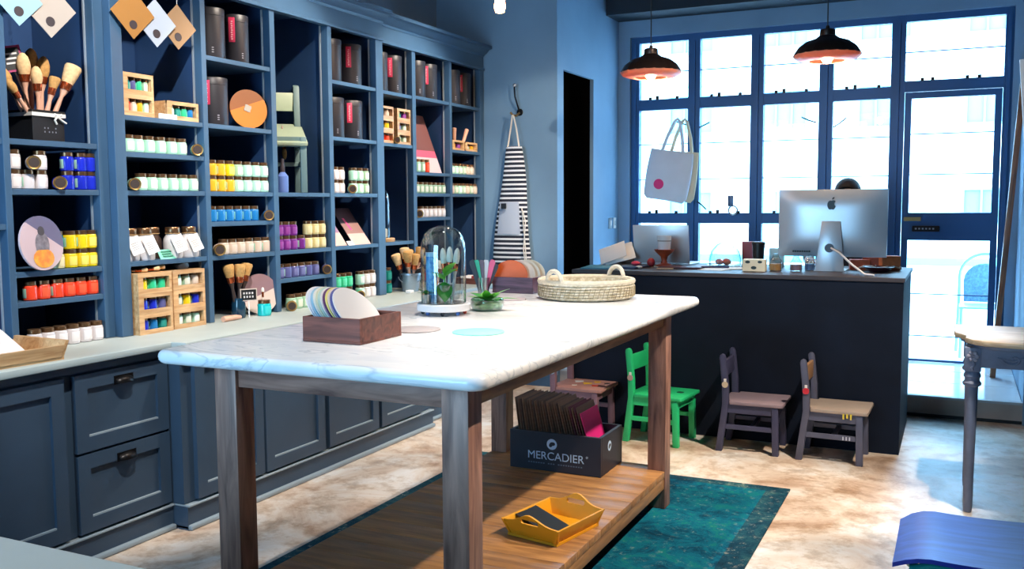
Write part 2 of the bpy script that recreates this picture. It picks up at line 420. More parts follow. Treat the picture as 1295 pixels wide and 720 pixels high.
# ---- window in the bay, drawn as steel frame + panes + bars; the door is its right-hand leaf
YW = 7.72
win = MB(); FR = .055
xs_m = [(-2.53, -2.459), (-2.041, -1.942), (-1.53, -1.429), (-1.005, -.901), (-.489, -.39), (.268, .325)]
win = struct(MB().box(-2.53, .325, YW-.03, YW+.03, 2.685, 2.735).build('window_1', M_WFRAME, smooth=0))
def part(nm, mat, par, *boxes, bevel=0, smooth=0):
    mb = MB()
    for bx in boxes: mb.box(*bx)
    return mb.build(nm, mat, par, bevel=bevel, smooth=smooth)
for k, (a, b_) in enumerate(xs_m):
    part('mullion', M_WFRAME, win, (a, b_, YW-.035, YW+.035, .137, 2.70))
    part('mullion_bead', M_WFRAME, win, ((a+b_)/2-.012, (a+b_)/2+.012, YW-.055, YW-.035, .137, 2.68))
for k in range(4):
    a, b_ = xs_m[k][1], xs_m[k+1][0]
    part('transom', M_WFRAME, win, (a, b_, YW-.03, YW+.03, 2.127, 2.216))
    part('transom', M_WFRAME, win, (a, b_, YW-.03, YW+.03, 1.182, 1.267))
    part('sill_rail', M_WFRAME, win, (a, b_, YW-.03, YW+.03, .137, .30))
    for z0, z1 in ((2.216, 2.685), (1.267, 2.127), (.30, 1.182)):
        part('pane', M_GLASS, win, (a, b_, YW-.004, YW+.004, z0, z1))
    for z in (2.44, 1.843, 1.548, .74):
        part('glazing_bar', M_WFRAME, win, (a, b_, YW-.008, YW+.008, z-.004, z+.004))
    for zz in (2.216, 1.267):      # catches on the transoms
        for dx in (.10, .16, .33):
            part('window_catch', M_BLACKM, win, (a+dx-.012, a+dx+.012, YW-.05, YW-.03, zz-.005, zz+.018+.01*(dx == .16)))
for x, z, dx, dz in ((-2.03, 1.99, -.09, .03), (-1.94, 1.97, .10, .03), (-1.02, 1.97, -.10, .04), (-.89, 1.93, .10, .06), (-1.95, 1.36, .09, -.06)):
    MB().tube([(x, YW-.04, z), (x+dx*.5, YW-.09, z+dz*.4), (x+dx, YW-.12, z+dz)], .006, 6).build('window_stay', M_BLACKM, win)
# upper light over the door
a, b_ = xs_m[4][1], xs_m[5][0]
part('transom', M_WFRAME, win, (a, b_, YW-.03, YW+.03, 2.17, 2.25))
part('pane', M_GLASS, win, (a, b_, YW-.004, YW+.004, 2.25, 2.685))
part('glazing_bar', M_WFRAME, win, (a, b_, YW-.008, YW+.008, 2.46, 2.468))
for dx in (.12, .19, .42, .5):
    part('window_catch', M_BLACKM, win, (a+dx-.012, a+dx+.012, YW-.05, YW-.03, 2.245, 2.268))
door = struct(MB().box(a+.004, b_-.004, YW-.028, YW+.028, 1.06, 1.268).build('door_1', M_WFRAME, smooth=0))
part('door_stile', M_WFRAME, door, (a+.004, a+.05, YW-.025, YW+.025, .145, 2.165))
part('door_stile', M_WFRAME, door, (b_-.05, b_-.004, YW-.025, YW+.025, .145, 2.165))
part('top_rail', M_WFRAME, door, (a+.05, b_-.05, YW-.025, YW+.025, 2.12, 2.165))
part('bottom_rail', M_WFRAME, door, (a+.05, b_-.05, YW-.02, YW+.02, .139, .155))
part('pane', M_GLASS, door, (a+.05, b_-.05, YW-.004, YW+.004, 1.268, 2.12))
part('pane', M_GLASS, door, (a+.05, b_-.05, YW-.004, YW+.004, .155, 1.06))
for z in (1.856, 1.554, .653, .333):
    part('glazing_bar', M_WFRAME, door, (a+.05, b_-.05, YW-.008, YW+.008, z-.004, z+.004))
part('letter_plate', P('aged_brass', '#a08a5c', .35, .8), door, (a+.02, a+.14, YW-.042, YW-.028, 1.205, 1.235), bevel=.003)
lp = part('lock_plate', M_BLACKM, door, (a+.08, a+.27, YW-.045, YW-.028, 1.125, 1.17), bevel=.006)
for k in range(6):
    part('sign_letter', P('sign_letter_grey', '#7d8590', .5), lp, (a+.10+k*.024, a+.113+k*.024, YW-.047, YW-.0449, 1.142, 1.154))
# rear shop window behind the viewer (daylight on the near sides)
rw = struct(MB().box(-3.5, -1.4, -1.87, -1.83, 2.74, 2.8).build('window_2', M_WFRAME, smooth=0))
part('rail', M_WFRAME, rw, (-3.5, -1.4, -1.87, -1.83, .5, .56))
for x in (-3.5, -2.48, -1.46): part('mullion', M_WFRAME, rw, (x, x+.06, -1.87, -1.83, .56, 2.74))
for x in (-3.44, -2.42): part('pane', M_GLASS, rw, (x, x+.96, -1.854, -1.846, .56, 2.74))

# ================================================================== OUTSIDE
fac = thing('street_building', 'pale building across the street behind the shop window', 'building', (-1.0, 20, .1))
FW = P('white_render_facade', '#dfe3e4', .85)
part('facade_wall', FW, fac, (-16, 16, .3, .8, 0, 6.2))
part('string_course', FW, fac, (-16, 16, .15, .3, 3.55, 3.72))
part('plinth_band', P('teal_street_band', '#6fb9c6', .6), fac, (-16, 16, .05, .3, .0, .14))
MWF = P('facade_window_frame', '#7fa6ba', .6); MWG = P('facade_window_pane', '#6f9eb4', .2)
for r in range(3):
    for c in range(13):
        x0 = -12.55+c*1.95; z0 = .55+r*1.72+(.5 if r else .3); hgt = .62 if r == 0 else .95
        w_ = part('window', MWF, fac, (x0-.04, x0+.94, .22, .3, z0-.04, z0), (x0-.04, x0+.94, .22, .3, z0+hgt, z0+hgt+.04), (x0-.04, x0, .22, .3, z0, z0+hgt), (x0+.9, x0+.94, .22, .3, z0, z0+hgt), (x0+.28, x0+.32, .22, .3, z0, z0+hgt), (x0+.6, x0+.64, .22, .3, z0, z0+hgt))
        part('pane', MWG, w_, (x0, x0+.9, .27, .3, z0, z0+hgt))
oc = thing('street_chair', 'blue-grey metal chair with rounded perforated back outside the glass door', 'chair', (.22, 8.62, .1))
MOC = P('pale_blue_metal', '#7fa3b5', .4, .3)
hoop = [(-.20, 0, .0), (-.19, 0, .45)]+arc((0, 0, .63), .19, PI, 0, 14, 'xz')+[(.19, 0, .45), (.20, 0, 0)]
MB().tube(hoop, .014, 8).build('back_hoop', MOC, oc)
pp = [(-.155, .42), (.155, .42), (.16, .55)]+[(.0+.16*math.cos(t), .60+.14*math.sin(t)) for t in [PI*k/10 for k in range(11)]]+[(-.16, .55)]
MB().prism(pp, -.006, .006, 'y').build('back_panel', P('blue_grey_perforated_steel', '#5d7c90', .5, .2, var=.25, vscale=60), oc)
MB().box(-.19, .19, -.38, -.01, .395, .412).build('seat', MOC, oc, bevel=.006)
for sx_ in (-.17, .17): MB().tube([(sx_, -.36, .40), (sx_, -.38, 0)], .013, 8).build('leg', MOC, oc)

# ================================================================== SHELVING ALONG THE LEFT WALL
WT = .795
def base_cabinet(name, label, y0, y1, xf, doors, end_sides=()):
    t = thing(name, label, 'cabinet', (xf-.28, (y0+y1)/2, 0), group='base cabinets below the shelves')
    L = lambda *bx: (bx[0]-t.location.x, bx[1]-t.location.x, bx[2]-t.location.y, bx[3]-t.location.y, bx[4], bx[5])
    part('carcass', M_PAINT_SHADE, t, L(-3.615, xf-.022, y0, y1, .11, .75))
    part('top_moulding', M_PAINT_SHADE, t, L(-3.615, xf+.012, y0, y1, .75, .765), L(-3.615, xf+.004, y0, y1, .735, .75))
    sk = part('skirting', M_PAINT_SHADE, t, L(-3.615, xf-.004, y0, y1, 0, .098))
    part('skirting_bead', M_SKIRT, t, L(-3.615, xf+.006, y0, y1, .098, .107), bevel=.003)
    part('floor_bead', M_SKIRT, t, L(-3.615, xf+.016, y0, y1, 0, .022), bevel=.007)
    for d in doors:
        kind, a, b_, z0, z1 = d
        fw = .055
        g = .003
        a += g; b_ -= g; z0 += g; z1 -= g
        nm = 'door' if kind == 'door' else 'drawer'
        o = MB()
        for bx in (L(xf-.022, xf, a, a+fw, z0, z1), L(xf-.022, xf, b_-fw, b_, z0, z1), L(xf-.022, xf, a+fw, b_-fw, z0, z0+fw), L(xf-.022, xf, a+fw, b_-fw, z1-fw, z1)): o.box(*bx)
        o = o.build(nm, M_PAINT_SHADE, t, smooth=0)
        part('panel', M_PAINT_SHADE, o, L(xf-.022, xf-.013, a+fw, b_-fw, z0+fw, z1-fw))
        part('panel_highlight', M_SKIRT, o, L(xf-.013, xf-.002, a+fw, b_-fw, z0+fw, z0+fw+.006))  # pale strip for the bright line where light catches the panel ledge
        if kind == 'drawer':
            m_ = MB(); yc = (a+b_)/2-t.location.y; xx = xf-t.location.x; zc = z1-.045
            pts = []
            n = 10
            for i in range(6):     # cup pull: quarter shell
                th = PI/2*i/5
                for k in range(n+1):
                    u = PI*k/n
                    pts.append((xx+.026*math.sin(th)*math.sin(u)**.6+.001, yc-.042*math.cos(u)*(1 if i else 1), zc-.012+.026*math.cos(th)*(math.sin(u)**.5 if u not in (0, PI) else 0)))
            fs = [(i*(n+1)+k, i*(n+1)+k+1, (i+1)*(n+1)+k+1, (i+1)*(n+1)+k) for i in range(5) for k in range(n)]
            m_.add(pts, fs)
            m_.box(xx, xx+.003, yc-.046, yc+.046, zc-.016, zc+.018)
            m_.build('cup_pull', M_BLACKM, o)
        elif kind == 'door' and (b_-a) < .60:
            pass
    return t
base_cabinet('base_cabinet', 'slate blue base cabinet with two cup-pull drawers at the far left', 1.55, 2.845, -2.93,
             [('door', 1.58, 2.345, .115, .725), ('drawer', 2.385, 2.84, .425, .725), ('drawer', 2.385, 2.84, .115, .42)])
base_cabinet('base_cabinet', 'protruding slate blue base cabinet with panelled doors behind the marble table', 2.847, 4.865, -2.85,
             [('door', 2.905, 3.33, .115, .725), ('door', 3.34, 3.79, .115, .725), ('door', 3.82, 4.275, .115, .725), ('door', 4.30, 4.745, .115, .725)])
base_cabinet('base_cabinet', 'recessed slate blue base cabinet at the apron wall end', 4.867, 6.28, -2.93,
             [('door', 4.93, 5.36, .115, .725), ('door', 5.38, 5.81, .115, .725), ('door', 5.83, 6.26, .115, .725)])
wt = MB().prism([(-3.615, 1.55), (-2.895, 1.55), (-2.895, 2.83), (-2.815, 2.83), (-2.815, 4.885), (-2.895, 4.885), (-2.895, 6.295), (-3.615, 6.295)], .766, WT)
tag(centred(wt, 'worktop', M_WORK, bevel=.004), 'long pale grey worktop running below the tall blue shelves', 'worktop')

def shelving(name, label, xf, y0, y1, stiles, cols, xback=-3.615):
    t = thing(name, label, 'shelving', ((xf+xback)/2, (y0+y1)/2, WT), group='tall shelving sections')
    ox, oy, oz = t.location
    L = lambda *q: (q[0]-ox, q[1]-ox, q[2]-oy, q[3]-oy, q[4]-oz, q[5]-oz)
    part('back_panel', M_BACKP, t, L(xback+.001, xback+.012, y0, y1, WT+.001, 2.5))
    for (a, b_) in stiles:
        part('stile', M_PAINT, t, L(xf-.045, xf, a, b_, WT+.001, 2.36), bevel=.002)
        part('divider', M_BACKP, t, L(xback+.012, xf-.045, (a+b_)/2-.011, (a+b_)/2+.011, WT+.001, 2.42))
        part('shelf_track', M_TRACK, t, L(xf-.054, xf-.0455, a-.004, a+.004, WT+.002, 2.34))
    part('header', M_PAINT, t, L(xf-.03, xf, y0, y1, 2.345, 2.46))
    part('header_bead', M_PAINT, t, L(xf-.03, xf+.012, y0, y1, 2.337, 2.355), bevel=.004)
    part('soffit', M_BACKP, t, L(xback+.012, xf-.03, y0, y1, 2.40, 2.42))
    cor = MB()
    prof = [(xf-.03, 2.44), (xf+.004, 2.44), (xf+.012, 2.452), (xf+.03, 2.462), (xf+.05, 2.485), (xf+.075, 2.492), (xf+.075, 2.512), (xf-.03, 2.512)]
    n = len(prof)
    cor.add([(x-ox, y0-oy, z-oz) for x, z in prof]+[(x-ox, y1-oy, z-oz) for x, z in prof], [tuple(range(n)), tuple(reversed(range(n, 2*n)))]+[(k, n+k, n+(k+1)%n, (k+1)%n) for k in range(n)])
    cor.build('cornice', M_PAINT, t, smooth=25)
    part('top_board', M_DARKW, t, L(xback, xf-.03, y0, y1, 2.495, 2.512))
    for (a, b_, zs) in cols:
        for z in zs:
            part('shelf', M_PAINT, t, L(xback+.012, xf-.004, a, b_, z-.022, z), bevel=.002)
    return t
XA, XB, XC = -3.22, -3.18, -3.22
shelving('shelving_section', 'left shelving section with black brush box and orange jars', XA, 1.78, 2.84, [(1.78, 1.80), (2.361, 2.39), (2.79, 2.84)],
         [(1.80, 2.361, (1.605, 1.285)), (2.39, 2.79, (1.607, 1.417, 1.101, .985))])
shelving('shelving_section', 'protruding middle shelving section holding the small green chair', XB, 2.841, 4.875, [(2.841, 2.899), (3.356, 3.387), (3.84, 3.877), (4.323, 4.36), (4.80, 4.875)],
         [(2.899, 3.356, (1.735, 1.58, 1.417, 1.113)), (3.387, 3.84, (2.05, 1.735, 1.417, 1.273, 1.112)),
          (3.877, 4.323, (1.417, 1.113, .965)), (4.36, 4.80, (2.05, 1.735, 1.417, 1.115))])
shelving('shelving_section', 'right shelving section next to the striped apron', XC, 4.876, 6.29, [(4.876, 4.895), (5.278, 5.321), (5.773, 5.804), (6.235, 6.29)],
         [(4.895, 5.278, (2.055, 1.735, 1.115)), (5.321, 5.773, (2.06, 1.565, 1.425, 1.263)), (5.804, 6.235, (2.06, 1.735, 1.565, 1.425))])

# ================================================================== MARBLE TABLE
tb = thing('work_table', 'large marble-topped oak work table with a lower plank shelf', 'table', (-1.575, 3.08, 0))
def TB(nm, mat, *boxes, bevel=0, par=None):
    mb = MB()
    for q in boxes: mb.box(q[0]+1.575, q[1]+1.575, q[2]-3.08, q[3]-3.08, q[4], q[5])
    return mb.build(nm, mat, par or tb, bevel=bevel, smooth=40)
# bullnosed slab with rounded corners
def rrect(x0, x1, y0, y1, r, n=8):
    out = []
    for cx, cy, a in ((x1-r, y1-r, 0), (x0+r, y1-r, PI/2), (x0+r, y0+r, PI), (x1-r, y0+r, 3*PI/2)):
        for k in range(n+1):
            t_ = a+PI/2*k/n; out.append((cx+r*math.cos(t_), cy+r*math.sin(t_)))
    return out
slab = MB(); ringsn = 9; vs = []; zc_, hh = .910, .021
N_ = 0
for i in range(ringsn):
    th = -PI/2+PI*i/(ringsn-1)
    ins = hh*(1-math.cos(th))
    poly = rrect(-2.12+ins, -1.03-ins, 1.99+ins, 4.15-ins, .05-ins)
    N_ = len(poly); vs += [(x+1.575, y-3.08, zc_+hh*math.sin(th)) for x, y in poly]
fs = [(i*N_+k, i*N_+(k+1)%N_, (i+1)*N_+(k+1)%N_, (i+1)*N_+k) for i in range(ringsn-1) for k in range(N_)]
fs += [tuple(reversed(range(N_))), tuple((ringsn-1)*N_+k for k in range(N_))]
slab.add(vs, fs); slab.build('marble_top', M_MARBLE, tb, smooth=50)
LX = ((-1.975, -1.895), (-1.203, -1.123)); LY = ((2.093, 2.171), (3.91, 3.99))
for lx in LX:
    for ly in LY: TB('leg', W_TABLE, (lx[0], lx[1], ly[0], ly[1], .0082, .889), bevel=.003)
TB('apron', W_TABLEX, (-1.895, -1.203, 2.105, 2.128, .818, .889), bevel=.002)
TB('apron', W_TABLEX, (-1.895, -1.203, 3.95, 3.975, .818, .889), bevel=.002)
TB('apron', W_TABLEY, (-1.96, -1.935, 2.171, 3.91, .818, .889), bevel=.002)
TB('apron', W_TABLEY, (-1.16, -1.135, 2.171, 3.91, .818, .889), bevel=.002)
W_SHELFY = wood('shelf_rail_oak', '#7c5433', '#b4824f', 1, 6, .4)
TB('shelf_rail', W_SHELFY, (-1.152, -1.127, 2.171, 3.91, .098, .148), bevel=.002)
TB('shelf_rail', W_SHELFY, (-1.97, -1.945, 2.171, 3.91, .098, .148), bevel=.002)
npl = 15; pw = (3.909-2.172)/npl
for k in range(npl):
    TB('shelf_plank', W_SHELF, (-1.972, -1.125, 2.172+k*pw+.0006, 2.172+(k+1)*pw-.0006, .149, .178), bevel=.0012)
TB('shelf_plank', W_SHELF, (-1.894, -1.204, 2.10, 2.171, .149, .178), bevel=.0012)
TB('shelf_plank', W_SHELF, (-1.894, -1.204, 3.91, 3.985, .149, .178), bevel=.0012)

# ================================================================== RUG
rug = thing('rug', 'worn teal patterned rug under the marble table', 'rug', (-1.485, 2.95, 0))
def RG(nm, mat, z, *boxes):
    mb = MB()
    for q in boxes: mb.box(q[0]+1.485, q[1]+1.485, q[2]-2.95, q[3]-2.95, .0008, z)
    return mb.build(nm, mat, rug, smooth=0)
RG('pile', M_RUG, .0078, (-2.20, -.77, 1.58, 4.34))
RG('border', M_RUGB, .0078, (-2.30, -2.20, 1.48, 4.44), (-.77, -.67, 1.48, 4.44), (-2.20, -.77, 1.48, 1.58), (-2.20, -.77, 4.37, 4.44))
RG('border_stripe', M_RUG, .0079, (-2.20, -.77, 4.34, 4.37))

# ================================================================== COUNTER
ct = thing('sales_counter', 'dark plastered sales counter in front of the shop window', 'counter', (-1.18, 5.66, 0))
def CT(nm, mat, *boxes, bevel=0):
    mb = MB()
    for q in boxes: mb.box(q[0]+1.18, q[1]+1.18, q[2]-5.66, q[3]-5.66, q[4], q[5])
    return mb.build(nm, mat, ct, bevel=bevel, smooth=0)
CT('front_panel', M_COUNT, (-2.11, -.245, 5.31, 5.36, 0, .925), bevel=.002)
CT('side_panel', M_COUNT, (-.295, -.245, 5.36, 6.18, 0, .925), bevel=.002)
CT('side_panel', M_COUNT, (-2.11, -2.06, 5.36, 6.18, 0, .925), bevel=.002)
CT('counter_top', M_COUNTT, (-2.12, -.238, 5.302, 6.20, .926, .95), bevel=.003)

# ================================================================== SMALL CHAIRS
def small_chair(label, loc, rz, frame, seat, group, tagc=None, back=None, tint=None):
    t = thing('child_chair', label, 'chair', loc, rz, group)
    for s in (-1, 1):
        y0, y1 = (s*.128-.016, s*.128+.016)
        MB().hexa([(.118, y0, 0), (.152, y0, 0), (.152, y1, 0), (.118, y1, 0)], [(.112, y0, .262), (.146, y0, .262), (.146, y1, .262), (.112, y1, .262)]).build('leg', frame, t, bevel=.003)
        m = MB(); prof = [(-.150, 0), (-.116, .26), (-.118, .36), (-.136, .515), (-.143, .53), (-.155, .535), (-.166, .528), (-.168, .515), (-.152, .36), (-.150, .26), (-.185, 0)]
        m.prism(prof, y0, y1, 'y'); m.build('back_post', frame, t, bevel=.003)
        part('side_stretcher', frame, t, (-.155, .13, s*.128-.009, s*.128+.009, .125, .15), bevel=.002)
        part('side_rail', frame, t, (-.13, .118, s*.128-.010, s*.128+.010, .215, .262), bevel=.002)
    part('front_rail', frame, t, (.122, .142, -.112, .112, .215, .262), bevel=.002)
    part('cross_stretcher', frame, t, (-.01, .012, -.119, .119, .128, .147), bevel=.002)
    MB().prism([(-.155, -.112), (-.11, -.112), (-.11, -.15), (.165, -.15), (.172, -.14), (.172, .14), (.165, .15), (-.11, .15), (-.11, .112), (-.155, .112)], .263, .281).build('seat', seat, t, bevel=.004)
    bk = MB().box(-.155, -.138, -.112, .112, .405, .495).build('back_rail', back or frame, t, bevel=.003)
    bk.rotation_euler = (0, 0, 0)
    if tagc:
        tg = MB(); tg.lathe([(.017, 0), (.017, .004)], 12); tg.xf(Matrix.Translation((-.135, -.145, .37)) @ Matrix.Rotation(PI/2, 4, 'X'))
        tg.build('price_tag', P('tag_'+tagc, tagc, .6), t)
        MB().box(-.142, -.128, -.149, -.1445, .385, .402).build('tag_label', M_WHITE, t, bevel=.001)
    return t
CH_M = P('mauve_chair_paint', '#7d5f6c', .55, var=.08); CH_MS = P('dusty_pink_seat', '#a97d76', .55, var=.1)
CH_G = P('bright_green_chair_paint', '#25c27c', .45, var=.05)
CH_N = P('navy_violet_chair_paint', '#3d3f5c', .5, var=.1); CH_NS = P('mauve_grey_seat', '#8d7c86', .5, var=.08)
CH_S = P('slate_violet_chair_paint', '#575a70', .5, var=.1); CH_SS = P('beige_grey_seat', '#a8988b', .5, var=.08)
CH_P = P('pale_green_chair_paint', '#aebfa6', .5, var=.05); CH_PG = P('grey_green_chair_paint', '#6f8a8c', .5, var=.05)
g_ = 'small chairs lined up along the dark counter'
c1 = small_chair('mauve child chair with dusty pink painted seat behind the black crate', (-1.985, 5.145, 0), -.02, CH_M, CH_MS, g_, '#8fb6d8')
c2 = small_chair('bright green child chair in front of the counter', (-1.49, 5.12, 0), -.10, CH_G, CH_G, g_, '#b8a09a')
c3 = small_chair('navy child chair with mauve grey seat and hanging house tag', (-.975, 5.15, 0), .01, CH_N, CH_NS, g_, '#c9b9a0')
c4 = small_chair('slate child chair with beige seat and red tag nearest the door', (-.548, 5.14, 0), -.02, CH_S, CH_SS, g_, '#d02a3c', back=P('tan_back_rail', '#a87f5a', .5))
c5 = small_chair('pale green child chair displayed on the tall shelf', (-3.39, 4.115, 1.417), -.8, CH_PG, CH_P, 'chair displayed on the shelf', None, back=CH_P)
c5.scale = (1.05, 1.05, 1.14)
_s = [q for q in c5.children if q.name.startswith('seat')][0]; _s.rotation_euler = (0, .34, 0); _s.location = (-.272*math.sin(.34), 0, .283-.272*math.cos(.34))
MB().box(.174, .177, -.11, -.075, .0, .035).build('paper_label', M_WHITE, c5)
# painted marks on the seats
for (x, y, r, col) in ((.02, .02, .03, '#e0b32a'), (.09, -.03, .025, '#c23b28'), (.13, .06, .02, '#2c2c34'), (-.05, .06, .03, '#c9c9cc'), (.06, .08, .022, '#d9a820'), (-.03, -.06, .018, '#d8d3cf')):
    MB().lathe([(r, 0), (r*.95, .0012)], 7, (x, y, .2811), mod=lambda a, r_, z: 1+.3*math.sin(3*a)).build('painted_flower', P('seat_paint_'+col[1:], col, .6), c1)
MB().lathe([(.022, 0), (.021, .0012)], 10, (.10, .02, .2811), mod=lambda a, r_, z: 1+.45*math.sin(5*a)).build('star_cutout', P('dark_green_star', '#0e4a34', .6), c2)
for k in range(3):
    MB().box(.05+k*.018, .058+k*.018, -.152, -.147, .24+.006*(k % 2), .268).build('painted_mark', P('yellow_mark', '#e5cf46', .6), c4)
    MB().box(.05+k*.016, .056+k*.016, -.1395, -.137, .128, .146).build('painted_mark', P('pale_mark', '#cfd6e2', .6), c4)

# ================================================================== JARS
def jar_meshes(body, label, where, r=.0265, h=.075, key=''):
    k = ('jar', body, label, where, r, h)
    if k in CACHE: return CACHE[k]
    bm_ = P('paint_jar_'+body[1:], body, .18, spec=.6)
    b = MB().lathe([(r*.86, 0), (r, .004), (r, h*.70), (r*.93, h*.76), (r*.8, h*.79)], 14).mesh('body', bm_)
    lid = MB().lathe([(r*.88, h*.785), (r*.9, h*.79), (r*.9, h*.985), (r*.86, h), (0, h)], 14).mesh('lid', M_COPPER)
    if where == 'front': a0, a1 = -.75, .75
    elif where == 'side': a0, a1 = -2.5, -1.15
    else: a0, a1 = -2.6, .9
    lb = MB().lathe([(r*1.012, h*.14), (r*1.02, h*.15), (r*1.02, h*.62), (r*1.012, h*.63)], 10, a0=a0, a1=a1).mesh('label', P('jar_label_'+label[1:], label, .55))
    CACHE[k] = (b, lid, lb)
    return CACHE[k]
CACHE = {}
def jar(label, loc, spec, group, r=.0265, h=.075, rz=0):
    t = thing('paint_jar', label, 'jar', loc, rz, group)
    b, l, lb = jar_meshes(spec[0], spec[1], spec[2], r, h)
    put('body', b, t); put('lid', l, t); put('label', lb, t)
    return t
def lying_jar(label, loc, az, spec, group, r=.0265, h=.06):
    """a jar lying on its side, its lid turned to the room"""
    t = thing('paint_jar', label, 'jar', (loc[0]-.03*math.cos(az), loc[1]-.03*math.sin(az), loc[2]+r), group=group, rot=(0, PI/2, az))
    b, l, lb = jar_meshes(spec[0], spec[1], spec[2], r, h)
    put('body', b, t)
    k = ('lidface', r, h)
    if k not in CACHE:
        CACHE[k] = (MB().lathe([(r*.95, h*.79), (r*1.0, h*.8), (r*1.0, h*.98), (r*.93, h*1.02), (r*.78, h*1.0), (0, h)], 18).mesh('lid', M_GOLD),
                    MB().lathe([(r*.72, h*1.001), (r*.72, h*1.01), (0, h*1.012)], 18).mesh('lid_sticker', P('dark_lid_sticker', '#3a2b26', .5)))
    put('lid', CACHE[k][0], t); put('lid_sticker', CACHE[k][1], t)
    return t
MI = '#a9dcc6'; WHT = '#e6e4e6'
J = dict(white=('#d5cfd2', '#ece8ea', 'front'), wmint=('#d5cfd2', MI, 'side'), blue=('#1f2fc0', MI, 'side'), yellow=('#e3c81e', '#efe06a', 'front'), ymint=('#e3c81e', MI, 'side'),
         orange=('#f0472a', '#f25a36', 'front'), omint=('#f0472a', MI, 'side'), mint=('#a8d6c2', '#e3efea', 'front'), minty=(MI, '#e6f2ec', 'front'),
         gold=('#e0a92c', '#bfe0a8', 'side'), lav=('#a9d8cc', '#d5d7e6', 'front'), sky=('#1f74b8', '#8fdcd8', 'side'), beige=('#c9b8a8', '#d6c8ba', 'front'), bmint=('#c9b8a8', MI, 'side'),
         purple=('#702b82', '#8d3d96', 'front'), pmint=('#702b82', MI, 'side'), cream=('#dccf98', '#e6dbae', 'front'), violet=('#575a8e', '#6d70a2', 'front'), vmint=('#575a8e', MI, 'side'),
         green=('#35c08d', '#58d3a5', 'front'), gmint=('#35c08d', '#7fe0bd', 'side'), teal=('#14746e', '#1f8f86', 'front'), sage=('#9cc0a4', '#d8ded0', 'front'))
def row(z, xf, ys, kinds, where, group, tiers=1, r=.0265, h=.075, dx=.0):
    """jars standing side by side near the shelf front; where = words that find the row"""
    for ti in range(tiers):
        kk = kinds[ti] if isinstance(kinds[0], (list, tuple)) else kinds
        n = 0
        for y, k in zip(ys, kk):
            n += 1
            if k is None: continue
            tier = '' if tiers == 1 else (' bottom layer,' if ti == 0 else ' top layer,')
            jar('%s paint jar,%s %s from left %s' % (CN.get(k, k), tier, ORD[n-1], where), (xf-.042+dx, y, z+ti*(h+.0005)), J[k], group, r, h)
CN = dict(wmint='white and mint', ymint='yellow and mint', omint='orange and mint', minty='pale mint', gold='golden yellow', lav='pale lavender', sky='blue and mint', bmint='beige and mint', pmint='purple and mint', vmint='violet and mint', gmint='green mint', blue='royal blue')
AZ = lambda y: math.atan2(-y, 3.2)+.12
# left column
row(1.417, XA, [2.43, 2.487, 2.545, 2.67, 2.733, 2.80-.035+.01], [['white', 'wmint', 'white', 'blue', 'blue', 'blue'], ['white', None, 'white', 'blue', 'blue', 'blue']], 'below the brush box', 'jars below the brush box', 2)
lying_jar('gold-lidded jar on its side on the upper white jars below the brush box', (XA-.01, 2.492, 1.4925), AZ(2.5), J['wmint'], 'jars showing their lids')
lying_jar('gold-lidded jar on its side between white and blue jars below the brush box', (XA-.012, 2.607, 1.417), AZ(2.6), J['blue'], 'jars showing their lids')
row(1.101, XA, [2.605, 2.665, 2.722, 2.765], [['cream', 'yellow', 'yellow', 'yellow'], ['teal', 'ymint', 'ymint', 'yellow']], 'of the yellow stack', 'yellow jars', 2)
row(.985, XA, [2.475, 2.533, 2.595, 2.65, 2.705, 2.763], ['omint', 'orange', 'omint', 'orange', 'orange', 'orange'], 'in the orange row', 'orange jars')
row(WT, XA, [2.462, 2.52, 2.577, 2.635, 2.693, 2.75], ['white']*6, 'of the white row on the worktop', 'white jars on the worktop', h=.08, r=.028, dx=.03)
# second column
row(1.58, XB, [2.947, 2.999, 3.061, 3.125, 3.19, 3.25], ['minty']*6, 'in the upper mint row', 'mint jars')
lying_jar('gold-lidded jar on its side at the right of the upper mint row', (XB-.012, 3.318, 1.58), AZ(3.3), J['minty'], 'jars showing their lids')
lying_jar('gold-lidded jar on its side at the left of the lower mint row', (XB-.012, 2.945, 1.417), AZ(2.95), J['minty'], 'jars showing their lids')
row(1.417, XB, [3.01, 3.068, 3.128, 3.19, 3.252, 3.313], ['minty']*6, 'in the lower mint row', 'mint jars')
# third column
row(1.417, XB, [3.44, 3.50, 3.56, 3.62, 3.685, 3.748, 3.808], [['gold', 'gold', 'gold', 'minty', 'lav', 'lav', 'lav'], ['gold', 'gold', 'yellow', 'sage', 'lav', 'lav', 'lav']], 'of the yellow and lavender stack', 'yellow and lavender jars', 2)
row(1.273, XB, [3.43, 3.488, 3.548, 3.608, 3.668, 3.728], ['sky']*6, 'in the blue row', 'blue jars')
lying_jar('gold-lidded jar on its side right of the blue row', (XB-.012, 3.805, 1.273), AZ(3.8), J['sky'], 'jars showing their lids')
lying_jar('gold-lidded jar on its side left of the beige row', (XB-.008, 3.44, 1.112), AZ(3.44), J['beige'], 'jars showing their lids', r=.028)
row(1.112, XB, [3.505, 3.563, 3.622, 3.682, 3.745, 3.806], ['beige', 'beige', 'beige', 'beige', 'bmint', 'bmint'], 'in the beige row', 'beige jars')
